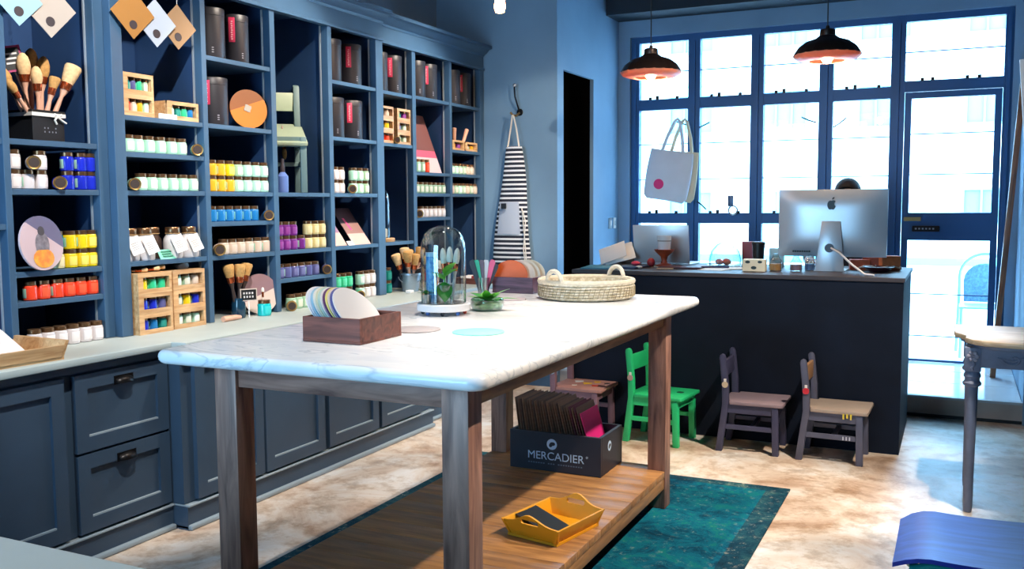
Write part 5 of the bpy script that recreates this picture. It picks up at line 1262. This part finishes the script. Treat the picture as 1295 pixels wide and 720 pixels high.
# papers, folders and books at the left end
def slab_(name, label, cat, c, d, mat, rz=0, rot=None, group=None, bevel=.001):
    o = MB().cbox((0, 0, d[2]/2), d).build(name, mat, None, bevel=bevel, loc=c, rot=rot or (0, 0, rz)); return tag(o, label, cat, group)
slab_('folder', 'teal blue folder lying at the left end of the counter', 'folder', (-1.99, 5.50, CZ), (.22, .30, .008), P('teal_folder', '#3d7f93', .5), .15)
slab_('notebook', 'navy notebook lying beside the teal folder', 'notebook', (-1.83, 5.56, CZ), (.16, .22, .012), P('navy_notebook', '#27365e', .5), -.1)
slab_('paper_sheaf', 'white paper sheaf propped up at the left end', 'papers', (-2.015, 5.76, CZ+.080), (.18, .12, .004), M_WHITE, rot=(.95, -.35, .1))
slab_('paper_sheaf', 'second white paper lying behind the propped sheaf', 'papers', (-1.99, 5.81, CZ+.072), (.20, .15, .004), M_WHITE, rot=(.75, -.25, .35))
for k, c in enumerate(['#7c5a4a', '#a3816a', '#5d4640']):
    slab_('book', ['lowest', 'middle', 'topmost'][k]+' brown book of the pile left of the laptop', 'book', (-1.93+.008*k, 5.98, CZ+.019*k), (.14, .19, .0185), P('book_'+c[1:], c, .6), .1*k, None, 'book pile left of the laptop')
t = thing('desk_plant', 'small dark leafy plant in a pale pot left of the laptop', 'plant', (-1.95, 5.985, CZ+.0575))
MB().lathe([(.022, 0), (.03, .05), (.026, .05), (0, .045)], 16).build('pot', M_WHITE, t)
DGL = P('dark_blue_green_leaf', '#20384a', .5)
leaves(t, [(0, 0, .045, k*.9, .35+.25*(k % 3), .07, .012, DGL) for k in range(9)])
tag(MB().lathe([(.045, 0), (.06, .02), (.062, .08), (.05, .10), (.045, .10), (.055, .08), (.052, .02), (0, .012)], 24).build('dark_pot', P('charcoal_pot', '#2a2c34', .4), None, loc=(-2.05, 6.06, CZ)), 'charcoal pot at the back left end of the counter', 'pot')
tag(centred(MB().ball((-1.80, 5.575, CZ+.028), (.03, .024, .014), 14, 8), 'pink_stone', P('bright_pink_resin', '#ef4f6e', .4)), 'bright pink pebble on the navy notebook', 'pebble')
tag(centred(MB().ball((-1.755, 5.50, CZ+.010), (.022, .016, .009), 14, 8), 'white_stone', M_WHITE), 'small white pebble beside the navy notebook', 'pebble')
slab_('dark_book', 'long dark red book flat before the laptop', 'book', (-1.52, 5.62, CZ), (.26, .15, .012), P('dark_red_book', '#4a1c22', .5), .03)
slab_('wood_board', 'small pale board under the goblet edge', 'board', (-1.60, 5.55, CZ), (.10, .09, .006), W_CONTOP, .1)
for k, (x_, y_, rz_) in enumerate([(-1.36, 5.66, .3), (-1.30, 5.60, -.2), (-1.22, 5.72, .6), (-1.42, 5.76, -.5)]):
    slab_('paper_sheet', ['nearest', 'front right', 'rear right', 'rear left'][k]+' loose white sheet between laptop and spotted box', 'paper', (x_, y_, CZ+.0012*k), (.15, .20, .0011), M_WHITE, rz_, None, 'loose sheets on the counter', 0)
tag(MB().tube([(-1.40, 5.62, CZ+.012), (-1.24, 5.66, CZ+.012)], .006, 8).build('pen', P('navy_pen', '#26305c', .4)), 'dark blue pen lying on the loose sheets', 'pen')
slab_('leaflet_stand', 'upright pale cyan leaflet between cup and computer', 'leaflet', (-1.00, 5.90, CZ), (.09, .004, .12), P('pale_cyan_leaflet', '#bfe3ea', .6), .1)
slab_('red_carton', 'faded red carton behind the glass bell', 'carton', (-1.20, 6.10, CZ), (.10, .07, .15), P('faded_red_card', '#8c4a58', .6), .1)

# ================================================================== PERSON BEHIND THE COMPUTER
PX, PY, PZ = -.685, 6.85, .137
def skin_mesh(name, verts, edges, radii, levels=2):
    me = bpy.data.meshes.new(name); me.from_pydata(verts, edges, [])
    o = bpy.data.objects.new(name, me); COL.objects.link(o)
    md = o.modifiers.new('skin', 'SKIN'); md.use_smooth_shade = True; md.branch_smoothing = .6
    for i, r in enumerate(radii):
        sv = me.skin_vertices[0].data[i]; sv.radius = r if hasattr(r, '__len__') else (r, r)
    me.skin_vertices[0].data[0].use_root = True
    sb = o.modifiers.new('sub', 'SUBSURF'); sb.levels = levels; sb.render_levels = levels
    dg = bpy.context.evaluated_depsgraph_get(); dg.update()
    out = bpy.data.meshes.new_from_object(o.evaluated_get(dg)); out.name = name
    bpy.data.objects.remove(o); bpy.data.meshes.remove(me)
    for p in out.polygons: p.use_smooth = True
    return out
V = []; E_ = []; R_s = []
def jt(p, r, par=None):
    V.append(p); R_s.append(r); i = len(V)-1
    if par is not None: E_.append((par, i))
    return i
pel = jt((0, 0, .58), (.15, .11))
s1 = jt((0, -.01, .74), (.135, .10), pel); s2 = jt((0, -.03, .90), (.15, .105), s1); s3 = jt((0, -.035, 1.03), (.14, .09), s2)
nk = jt((0, -.045, 1.125), .05, s3); h1 = jt((0, -.065, 1.19), (.066, .075), nk); h2 = jt((0, -.075, 1.265), (.074, .09), h1); h3 = jt((0, -.072, 1.325), (.058, .072), h2)
nose = jt((0, -.165, 1.245), .010, h2)
for s in (-1, 1):
    sh = jt((s*.165, -.035, 1.045), .058, s3); el = jt((s*.225, -.24, .86), .042, sh); fa = jt((s*.20, -.42, .83), .034, el); wr = jt((s*.155, -.56, .835), .025, fa)
    pm = jt((s*.145, -.615, .832), (.032, .016), wr)
    for f_, (dx, L_) in enumerate(((-.028, .062), (-.010, .075), (.009, .07), (.027, .056))):
        k1 = jt((s*.145+dx*1.0, -.65, .834), .0095, pm); k2 = jt((s*.145+dx*1.15, -.65-L_*.55, .832), .0085, k1); jt((s*.145+dx*1.2, -.65-L_, .822), .0075, k2)
    t1 = jt((s*.145-s*.034, -.605, .828), .0105, pm); jt((s*.145-s*.05, -.64, .824), .009, t1)
    hp = jt((s*.09, -.03, .555), .085, pel); kn = jt((s*.12, -.40, .52), .062, hp); cf = jt((s*.115, -.385, .32), .05, kn); an = jt((s*.11, -.37, .085), .036, cf); jt((s*.115, -.50, .045), (.042, .034), an)
pm_ = skin_mesh('body', V, E_, R_s)
SKIN = P('skin', '#b98a70', .55); SHIRT = P('dark_grey_shirt', '#2c3240', .9); TROU = P('dark_trousers', '#20242c', .9); SHOE = P('black_shoes', '#121214', .5)
for mm in (SKIN, SHIRT, TROU, SHOE): pm_.materials.append(mm)
for p in pm_.polygons:
    c = p.center
    if c.z < .09: k = 3
    elif c.z < .56 or (c.z < .62 and c.y > -.5): k = 2
    elif c.z < 1.09 and not (c.y < -.44): k = 1
    else: k = 0
    p.material_index = k
pr_ = thing('person', 'person in dark clothes seated behind the large silver computer', 'person', (PX, PY, PZ))
put('body', pm_, pr_)
m = MB()
nu, nv = 22, 12; vs = []
for i in range(nv+1):
    for k in range(nu):
        a = 2*PI*k/nu; front = max(0, -math.sin(a))
        tmax = PI*(.62-.24*front)          # fringe higher at the face, longer at the nape
        t_ = tmax*i/nv
        vs.append((.088*math.sin(t_)*math.cos(a), -.068+.102*math.sin(t_)*math.sin(a), 1.282+.098*math.cos(t_)))
fs = [(i*nu+k, i*nu+(k+1) % nu, (i+1)*nu+(k+1) % nu, (i+1)*nu+k) for i in range(nv) for k in range(nu)]
m.add(vs, fs); m.build('hair', P('dark_brown_hair', '#241a17', .6, var=.2, vscale=60, bump=.3, bscale=120), pr_)
for s in (-1, 1):
    MB().ball((s*.03, -.152, 1.262), (.011, .008, .008), 10, 6).build('eye', P('eye_white', '#e8e4df', .3), pr_)
    MB().ball((s*.078, -.065, 1.245), (.010, .018, .030), 10, 6).build('ear', SKIN, pr_)
MB().ball((0, -.146, 1.205), (.022, .008, .006), 10, 6).build('mouth', P('lip', '#9a5a52', .5), pr_)
ds = thing('desk_stool', 'round stool under the seated person behind the counter', 'stool', (PX, PY+.03, PZ))
MB().lathe([(.17, .42), (.19, .43), (.19, .465), (.17, .475), (0, .475)], 28).build('seat', M_BLACK, ds)
for k in range(4):
    a = PI/4+k*PI/2; MB().tube([(.11*math.cos(a), .11*math.sin(a), .42), (.17*math.cos(a), .17*math.sin(a), 0)], .014, 8).build('leg', W_TABLE, ds)

# ================================================================== PENDANT LAMPS
SHD = P('dark_bronze_shade', '#2e211c', .4, .6); SHI = P('copper_shade_lining', '#c07850', .3, .7)
BULB = P('warm_glowing_bulb', '#ffe6c4', .3, emit=60, emitc='#ffcf96')
SKT = bpy.data.materials.new('fluted_amber_glass'); SKT.use_nodes = True
_nt = SKT.node_tree; _b = _nt.nodes['Principled BSDF']; _b.inputs['Base Color'].default_value = srgb('#c98f78'); _b.inputs['Roughness'].default_value = .3
_tr = _nt.nodes.new('ShaderNodeBsdfTranslucent'); _tr.inputs[0].default_value = srgb('#e8a888'); _mx = _nt.nodes.new('ShaderNodeMixShader'); _mx.inputs[0].default_value = .5
_nt.links.new(_b.outputs[0], _mx.inputs[1]); _nt.links.new(_tr.outputs[0], _mx.inputs[2]); _nt.links.new(_mx.outputs[0], _nt.nodes['Material Output'].inputs[0])
def pendant(label, x, y, zr, power=14):
    t = thing('pendant_lamp', label, 'lamp', (x, y, zr), 0, 'bronze pendant lamps over the counter')
    fl = lambda a, r, z: 1+.012*math.sin(20*a)*(1 if r > .07 else 0)
    MB().lathe([(.0445, .105), (.055, .098), (.068, .088), (.12, .07), (.16, .04), (.184, .004), (.187, -.004), (.183, -.003), (.157, .035), (.118, .064), (.066, .081), (.05, .09)], 60, mod=fl).build('shade', [SHD], t)
    MB().lathe([(.180, -.001), (.155, .033), (.117, .061), (.066, .078), (.04, .085)], 60, mod=fl).build('lining', SHI, t)
    MB().lathe([(.186, -.002), (.183, -.012), (.172, -.024), (.150, -.034), (.118, -.040), (.10, -.040), (.098, -.037), (.118, -.036), (.148, -.030), (.168, -.021), (.180, -.010)], 60, mod=lambda a, r, z: 1+.022*math.sin(20*a)).build('fluted_skirt', SKT, t)
    MB().lathe([(.045, .098), (.046, .10), (.042, .135), (.036, .14), (.012, .142), (.010, .16), (0, .16)], 24).build('cap', SHD, t)
    MB().lathe([(.018, .085), (.018, .05), (0, .05)], 16).build('socket', M_BLACKM, t)
    MB().tube([(0, 0, .155), (0, 0, CEIL-zr)], .004, 6).build('cord', M_BLACK, t)
    MB().lathe([(.03, CEIL-zr-.03), (.045, CEIL-zr)], 16).build('ceiling_rose', M_BLACK, t)
    MB().lathe([(.0, -.052), (.02, -.047), (.033, -.026), (.031, -.002), (.018, .024), (.014, .05)], 20).build('bulb', BULB, t)
    d = bpy.data.lights.new('pendant_light', 'POINT'); d.energy = power; d.color = (1, .72, .42); d.shadow_soft_size = .03
    o = bpy.data.objects.new('pendant_light', d); COL.objects.link(o); o.parent = t; o.location = (0, 0, -.07)
pendant('bronze pendant lamp at the left of the window', -1.75, 5.70, 2.165)
pendant('bronze pendant lamp above the silver computer', -.706, 5.70, 2.195)
t = thing('bare_bulb', 'bare glowing bulb hanging high above the marble table', 'lamp', (-2.0, 4.085, 2.29))
MB().lathe([(0, -.035), (.02, -.03), (.028, -.005), (.022, .03), (.014, .05)], 20).build('bulb', P('orange_glowing_bulb', '#ffd9a8', .3, emit=40, emitc='#ff9a60'), t)
MB().lathe([(.016, .048), (.017, .09), (.008, .10), (0, .10)], 14).build('socket', M_BLACKM, t)
MB().tube([(0, 0, .095), (0, 0, CEIL-2.29)], .0035, 6).build('cord', M_BLACK, t)
d = bpy.data.lights.new('bulb_light', 'POINT'); d.energy = 9; d.color = (1, .6, .38); d.shadow_soft_size = .03
o = bpy.data.objects.new('bulb_light', d); COL.objects.link(o); o.parent = t; o.location = (0, 0, -.06)
# ceiling track with spot heads (above the frame)
t = thing('ceiling_track', 'black ceiling track at the right of the room', 'track', (.42, 3.6, CEIL))
part('rail', M_BLACK, t, (-.02, .02, -1.8, 1.8, -.03, 0))
t = thing('ceiling_track', 'black ceiling track above the marble table', 'track', (-1.6, 3.1, CEIL))
part('rail', M_BLACK, t, (-.02, .02, -2.4, 1.2, -.03, 0))
t = thing('ceiling_track', 'black ceiling track above the tall shelves', 'track', (-2.0, 3.9, CEIL))
part('rail', M_BLACK, t, (-.02, .02, -1.8, 1.8, -.03, 0))
for i, (l, tg, p_, c_) in enumerate(SPOTS):
    t = thing('spotlight', 'black track spotlight, %s from the near end of its %s track' % (ORD[sorted([q for q in range(len(SPOTS)) if SPOTS[q][0][0] == l[0]], key=lambda q: SPOTS[q][0][1]).index(i)], 'right' if l[0] > 0 else 'left' if l[0] < -1.8 else 'middle'), 'spotlight', (l[0], l[1], CEIL-.03), 0, 'black track spotlights')
    MB().tube([(0, 0, 0), (0, 0, l[2]-CEIL+.12)], .012, 8).build('arm', M_BLACK, t)
    v = (Vector(tg)-Vector(l)).normalized(); q_ = (-v).to_track_quat('Z', 'Y').to_euler()
    MB().lathe([(.052, .012), (.055, .012), (.055, .13), (.04, .15), (0, .15)], 20).build('head', M_BLACK, t, loc=(0, 0, l[2]-CEIL+.03), rot=q_)

# ================================================================== APRON AND HOOK
hk = thing('coat_hook', 'dark metal coat hook with a pale knob on the blue wall', 'hook', (-2.925, 6.30, 2.02))
m = MB().lathe([(.024, 0), (.026, .004), (.02, .010), (0, .012)], 18); m.xf(Matrix.Rotation(PI/2, 4, 'X')); m.build('plate', M_BLACKM, hk)
MB().tube([(0, -.01, .0), (-.005, -.035, .05), (-.015, -.055, .11), (-.022, -.05, .17), (-.022, -.045, .185)], .006, 8).build('arm', M_BLACKM, hk)
MB().ball((-.022, -.045, .192), .014, 14, 8).build('knob', P('pale_metal_knob', '#c9cbd2', .25, .7), hk)
MB().tube([(0, -.012, -.005), (-.01, -.05, -.03), (-.025, -.075, -.025), (-.04, -.08, -.005)], .008, 8).build('lower_prong', P('brassy_hook', '#8d7650', .35, .7), hk)
ap = thing('striped_apron', 'navy and white striped apron hanging on the blue wall', 'apron', (-2.945, 6.235, .60))
m = MB(); rows_ = 28; nseg = 40; vs = []
for i in range(rows_+1):
    u = .82*i/rows_; z = 1.17*(1-u)
    w_ = .062+.125*u**.85; dp = .020+.026*u
    cx_ = .0-.03*u+.008*math.sin(u*9)
    for k in range(nseg):
        a = 2*PI*k/nseg
        fold = 1+.10*math.sin(5*a+u*1.3)*u+.05*math.sin(11*a)*u
        vs.append((cx_+w_*math.cos(a)*(1+.03*math.sin(4*a)*u), dp*math.sin(a)*fold, z))
fs = [(i*nseg+k, i*nseg+(k+1) % nseg, (i+1)*nseg+(k+1) % nseg, (i+1)*nseg+k) for i in range(rows_) for k in range(nseg)]
fs += [tuple(range(nseg)), tuple(reversed([rows_*nseg+k for k in range(nseg)]))]
m.add(vs, fs); m.build('cloth', M_STRIPE, ap, smooth=60)
CRM = P('cream_strap', '#d8d4cd', .8)
MB().tube([(-.045, -.01, 1.165), (-.02, -.012, 1.30), (-.005, -.012, 1.395)], .012, 8, flat=.35).build('neck_strap', CRM, ap)
MB().tube([(.045, -.008, 1.165), (.025, -.012, 1.30), (.0, -.008, 1.395)], .012, 8, flat=.35).build('neck_strap', CRM, ap)
pk = [(-.105+.20*i/8, z) for z in (0, 1) for i in range(9)]
m = MB(); vs = []
for j in range(5):
    z = .53+.235*j/4; u = 1-z/1.17; w_ = .062+.125*u**.85; cx_ = -.03*u+.008*math.sin(u*9)
    for i in range(9):
        xx = -.115*(.98-.16*j/4)+(.185-.03*j/4)*i/8-.012; q_ = max(-.98, min(.98, (xx-cx_)/w_)); vs.append((xx, -(.020+.026*u)*1.14*math.sqrt(1-q_*q_)-.004, z))
n_ = len(vs); vs += [(x_, y_+.006, z_) for x_, y_, z_ in vs]
fs = [(j*9+i, j*9+i+1, (j+1)*9+i+1, (j+1)*9+i) for j in range(4) for i in range(8)]; fs += [tuple(reversed([q+n_ for q in f])) for f in fs]
m.add(vs, fs); pkt = m.build('pocket', P('pale_grey_pocket', '#aab4c6', .85), ap)
MB().box(-.085, -.045, -.052, -.046, .715, .755).build('pocket_label', M_BLACK, pkt, rot=(0, 0, .05))
MB().tube([(.085, -.035, .70), (.115, -.055, .62), (.10, -.06, .42), (.118, -.05, .26)], .007, 6, flat=.5).build('waist_tie', CRM, ap)
MB().tube([(.075, -.03, .72), (.098, -.045, .55), (.122, -.05, .30), (.128, -.045, .20)], .007, 6, flat=.5).build('waist_tie', CRM, ap)

# ================================================================== TOTE BAGS AT THE WINDOW
def tote(label, loc, ry, mat, w=.37, h=.40, dot=True):
    t = thing('tote_bag', label, 'bag', loc, 0, 'tote bags at the window', rot=(0, ry, 0))
    m = MB(); n = 14; rows_ = 12; vs = []
    for i in range(rows_+1):
        v_ = i/rows_; z = -.26-h*v_
        for k in range(n*2):
            a = 2*PI*k/(n*2)
            ww = w/2*(.97+.06*math.sin(PI*v_))*(1 if v_ < .9 else math.sqrt(max(.0, 1-((v_-.9)/.1*.55)**2)))
            dd = .010+.026*math.sin(PI*min(1, v_*.9+.05))
            ca, sa = math.cos(a), math.sin(a)
            vs.append((ww*math.copysign(abs(ca)**.5, ca), dd*sa*(1+.12*math.sin(3*a+5*v_)), z-.012*ca*ca*v_))
    N2 = n*2
    fs = [(i*N2+k, i*N2+(k+1) % N2, (i+1)*N2+(k+1) % N2, (i+1)*N2+k) for i in range(rows_) for k in range(N2)]+[tuple(range(N2)), tuple(reversed([rows_*N2+k for k in range(N2)]))]
    m.add(vs, fs); m.build('bag', mat, t, smooth=60)
    for y_ in (-.012, .012):
        MB().tube([(-.085, y_, -.27), (-.06, y_, -.15), (-.018, y_*.5, -.02), (0, 0, 0), (.022, y_*.5, -.02), (.065, y_, -.15), (.09, y_, -.27)], .011, 8).build('handle', mat, t)
    if dot:
        mm = MB().lathe([(.042, 0), (.041, .002), (0, .0022)], 24); mm.xf(Matrix.Translation((-.06, -.034, -.54)) @ Matrix.Rotation(PI/2, 4, 'X')); mm.build('pink_dot', P('hot_pink_dot', '#e52d78', .6), t)
tote('white tote bag with a pink dot hanging at the window', (-2.075, 7.50, 2.03), .16, P('white_canvas', '#d6dae2', .9, var=.03))
tote('cream tote bag half hidden behind the white one', (-2.035, 7.57, 2.03), .10, P('cream_canvas', '#d9c4a4', .9), w=.30, h=.40, dot=False)
# small padlock ornament on the window transom
t = thing('window_lock', 'small grey lock with a ring on the window transom', 'lock', (-1.67, 7.655, 1.29))
MB().box(-.022, .022, -.02, .0, .03, .12).build('body', P('blue_grey_metal', '#4a5c78', .4, .5), t, bevel=.006)
MB().tube(arc((.02, -.01, .0), .035, 0, 2*PI, 20, 'xz')[:-1], .007, 8, True).build('ring', M_STEEL, t)

# ================================================================== CONSOLE TABLE
cs = thing('console_table', 'grey-blue carved console table with pale wood top at the right', 'table', (.45, 4.62, 0))
c_ = (.45, 4.62)
tp = [(.0, 4.70), (.004, 4.62), (.03, 4.58), (.05, 4.53), (.045, 4.46), (.075, 4.40), (.12, 4.36), (.18, 4.345), (.26, 4.33), (.45, 4.315), (.64, 4.33), (.72, 4.345), (.78, 4.36), (.825, 4.40), (.855, 4.46), (.85, 4.53), (.87, 4.58), (.896, 4.62), (.90, 4.70), (.90, 4.93), (.0, 4.93)]
MB().prism([(x-c_[0], y-c_[1]) for x, y in tp], .742, .765).build('top', W_CONTOP, cs, bevel=.006)
ins = [(c_[0]+(x-c_[0])*.94, c_[1]+(y-c_[1])*.90) for x, y in tp]
MB().prism([(x-c_[0], y-c_[1]) for x, y in ins], .725, .742).build('under_moulding', M_CONSOLE, cs, bevel=.004)
part('front_apron', M_CONSOLE, cs, (-.34, .34, -.215, -.19, .645, .726), bevel=.003)
part('back_apron', M_CONSOLE, cs, (-.36, .36, .25, .27, .645, .726)); part('side_apron', M_CONSOLE, cs, (-.395, -.37, -.10, .24, .645, .726)); part('side_apron', M_CONSOLE, cs, (.37, .395, -.10, .24, .645, .726))
for s in (-1, 1):
    for yy in (-.17, .23):
        lx = s*.372
        MB().cbox((lx, yy, .675), (.066, .066, .105)).build('corner_block', M_CONSOLE, cs, bevel=.005)
        lg = MB().lathe([(.012, 0), (.017, .004), (.019, .03), (.021, .3), (.025, .54), (.025, .555), (.036, .562), (.038, .572), (.030, .582), (.030, .592), (.035, .60), (.033, .61), (.026, .624)], 20, (lx, yy, 0), mod=lambda a, r, z: 1+(.05*math.sin(8*a) if .03 < z < .54 else 0)).build('leg', M_CONSOLE, cs)
        if yy < 0:
            m = MB()
            for k in range(6):
                a = 2*PI*k/6; m.ball((lx+.016*math.cos(a), yy-.034, .69+.016*math.sin(a)), (.010, .006, .010), 8, 6)
            m.ball((lx, yy-.035, .69), (.008, .008, .008), 8, 6); m.build('carved_rosette', P('worn_console_carving', '#8a8794', .5, var=.2, vscale=60), cs)
            MB().tube([(lx, yy-.034, .67), (lx+.006, yy-.036, .655), (lx-.004, yy-.035, .640), (lx, yy-.034, .628)], .006, 6).build('carved_drop', M_CONSOLE, cs)
for s in (-1, 1):
    m = MB()
    for q in range(2):
        cxx = s*(.10+.12*q)
        sp = [(cxx+s*(.045-.0042*k)*math.cos(.55*k), -.217, .688+(.030-.0027*k)*math.sin(.55*k)*(1 if q == 0 else -1)) for k in range(11)]
        m.tube(sp, .0055, 6)
    m.tube([(s*.02, -.217, .69), (s*.06, -.218, .705), (s*.11, -.217, .68), (s*.17, -.218, .70), (s*.22, -.217, .68), (s*.28, -.217, .69)], .004, 6)
    m.build('carved_scroll', M_CONSOLE, cs)
m = MB()
for k in range(5): m.ball((0.022*(k-2), -.217, .69+.012*(k % 2)), (.014, .007, .012), 8, 6)
m.build('carved_centre', M_CONSOLE, cs)
# ================================================================== BLUE SCHOOL CHAIR
bc_ = thing('school_chair', 'deep blue plywood chair on teal steel tubes at the lower right', 'chair', (.09, 2.735, 0))
m = MB(); n = 14; vs = []
for i in range(n+1):
    u = i/n; x = -.215+.43*u
    z = .447-.036*max(0, (.22-u)/.22)**2-.010*math.sin(PI*u)+.02*max(0, (u-.85)/.15)**2
    for j in range(9):
        v_ = -1+2*j/8; hw = .205*(1-.10*max(0, (.15-u)/.15)**2)
        vs.append((x, hw*v_, z+.006*v_*v_))
N1 = len(vs); vs += [(x, y, z-.012) for x, y, z in vs]
fs = [(i*9+j, i*9+j+1, (i+1)*9+j+1, (i+1)*9+j) for i in range(n) for j in range(8)]; fs += [tuple(reversed([q+N1 for q in f])) for f in fs]
ed = [j for j in range(9)]+[i*9+8 for i in range(1, n+1)]+[n*9+j for j in range(7, -1, -1)]+[i*9 for i in range(n-1, 0, -1)]
fs += [(ed[k], ed[(k+1) % len(ed)], ed[(k+1) % len(ed)]+N1, ed[k]+N1) for k in range(len(ed))]
m.add(vs, fs); m.build('seat', wood('deep_blue_plywood', '#10248a', '#2040b0', 0, 6, .42, bump=.03), bc_, smooth=45)
TUB = P('teal_steel_tube', '#1f9d94', .35, .2)
for s in (-1, 1):
    MB().tube([(-.17, s*.185, .011), (-.175, s*.18, .36), (-.165, s*.178, .405), (-.13, s*.175, .418), (.15, s*.175, .418), (.175, s*.178, .40), (.21, s*.185, .011)], .0115, 10).build('leg_frame', TUB, bc_)
    MB().tube([(.14, s*.165, .405), (.20, s*.165, .44), (.225, s*.165, .56), (.245, s*.165, .78)], .011, 10).build('back_tube', TUB, bc_)
    for x_ in (-.17, .21): MB().lathe([(.014, 0), (.015, .022)], 12, (x_, s*.185, 0)).build('foot_cap', M_BLACK, bc_)
MB().tube([(-.165, -.17, .41), (-.185, -.10, .40), (-.185, .10, .40), (-.165, .17, .41)], .0105, 10).build('front_bar', TUB, bc_)
MB().box(.222, .236, -.19, .19, .64, .80).build('backrest', MATS['deep_blue_plywood'], bc_, bevel=.006, rot=(0, 0, 0))
# ================================================================== OTHER THINGS
fw = thing('foreground_bench', 'pale grey bench top in the near left corner', 'bench', (-1.6, .70, 0))
part('top', M_WORK, fw, (-1.0, 1.0, -.31, .31, .765, .80), bevel=.004); part('cabinet', M_PAINT, fw, (-.96, .96, -.28, .27, 0, .765))
t = thing('leaning_plank', 'narrow brown plank leaning against the bay wall beside the door', 'plank', (.25, 7.2, .138), rot=(0, .058, 0))
MB().box(-.018, .018, -.045, .045, .002, 2.0).build('plank', W_PLANK, t, bevel=.003)
t = thing('picture_frame', 'white wooden frame with brown picture at the right edge', 'frame', (.62, 6.30, 1.80), rot=(0, -.085, 0))
part('frame_rail', P('white_frame_paint', '#e6e8ec', .5), t, (-.29, -.262, -.012, .022, -.35, .40)); part('frame_rail', P('white_frame_paint', '#e6e8ec', .5), t, (.262, .29, -.012, .022, -.35, .40), (-.262, .262, -.012, .022, .37, .40), (-.262, .262, -.012, .022, -.35, -.32))
part('picture', P('brown_picture', '#7d5236', .5, hex2='#3a2a24', vscale=8), t, (-.262, .262, .002, .016, -.32, .37))
t = thing('light_switch', 'steel light switch plate on the bay side wall', 'switch', (-2.628, 7.44, 1.185), group='switches on the bay side wall')
part('plate', M_STEEL, t, (0, .006, -.035, .035, -.045, .045), bevel=.002); part('rocker', M_WHITE, t, (.006, .011, -.012, .012, -.02, .02), bevel=.001)
t = thing('light_switch', 'pale white switch plate nearest the window', 'switch', (-2.628, 7.55, 1.185), group='switches on the bay side wall')
part('plate', M_WHITE, t, (0, .006, -.03, .03, -.045, .045), bevel=.002); part('rocker', M_STEEL, t, (.006, .011, -.010, .010, -.02, .02), bevel=.001)
t = thing('handbag', 'dark bag hanging inside the black side doorway', 'bag', (-2.78, 6.56, 1.10), rz=.3)
MB().prism([(-.10, 0), (.10, 0), (.115, .20), (-.10, .22)], -.04, .04, 'x').build('bag', P('dark_leather', '#23262e', .35), t, bevel=.015)
MB().tube([(0, -.09, .20), (0, -.06, .36), (0, 0, .43), (0, .06, .36), (0, .09, .19)], .008, 8).build('strap', P('dark_leather', '#23262e', .35), t)
MB().lathe([(.018, 0), (.02, .02), (0, .022)], 12, (0, 0, .42)).build('wall_hook', M_BLACKM, t)
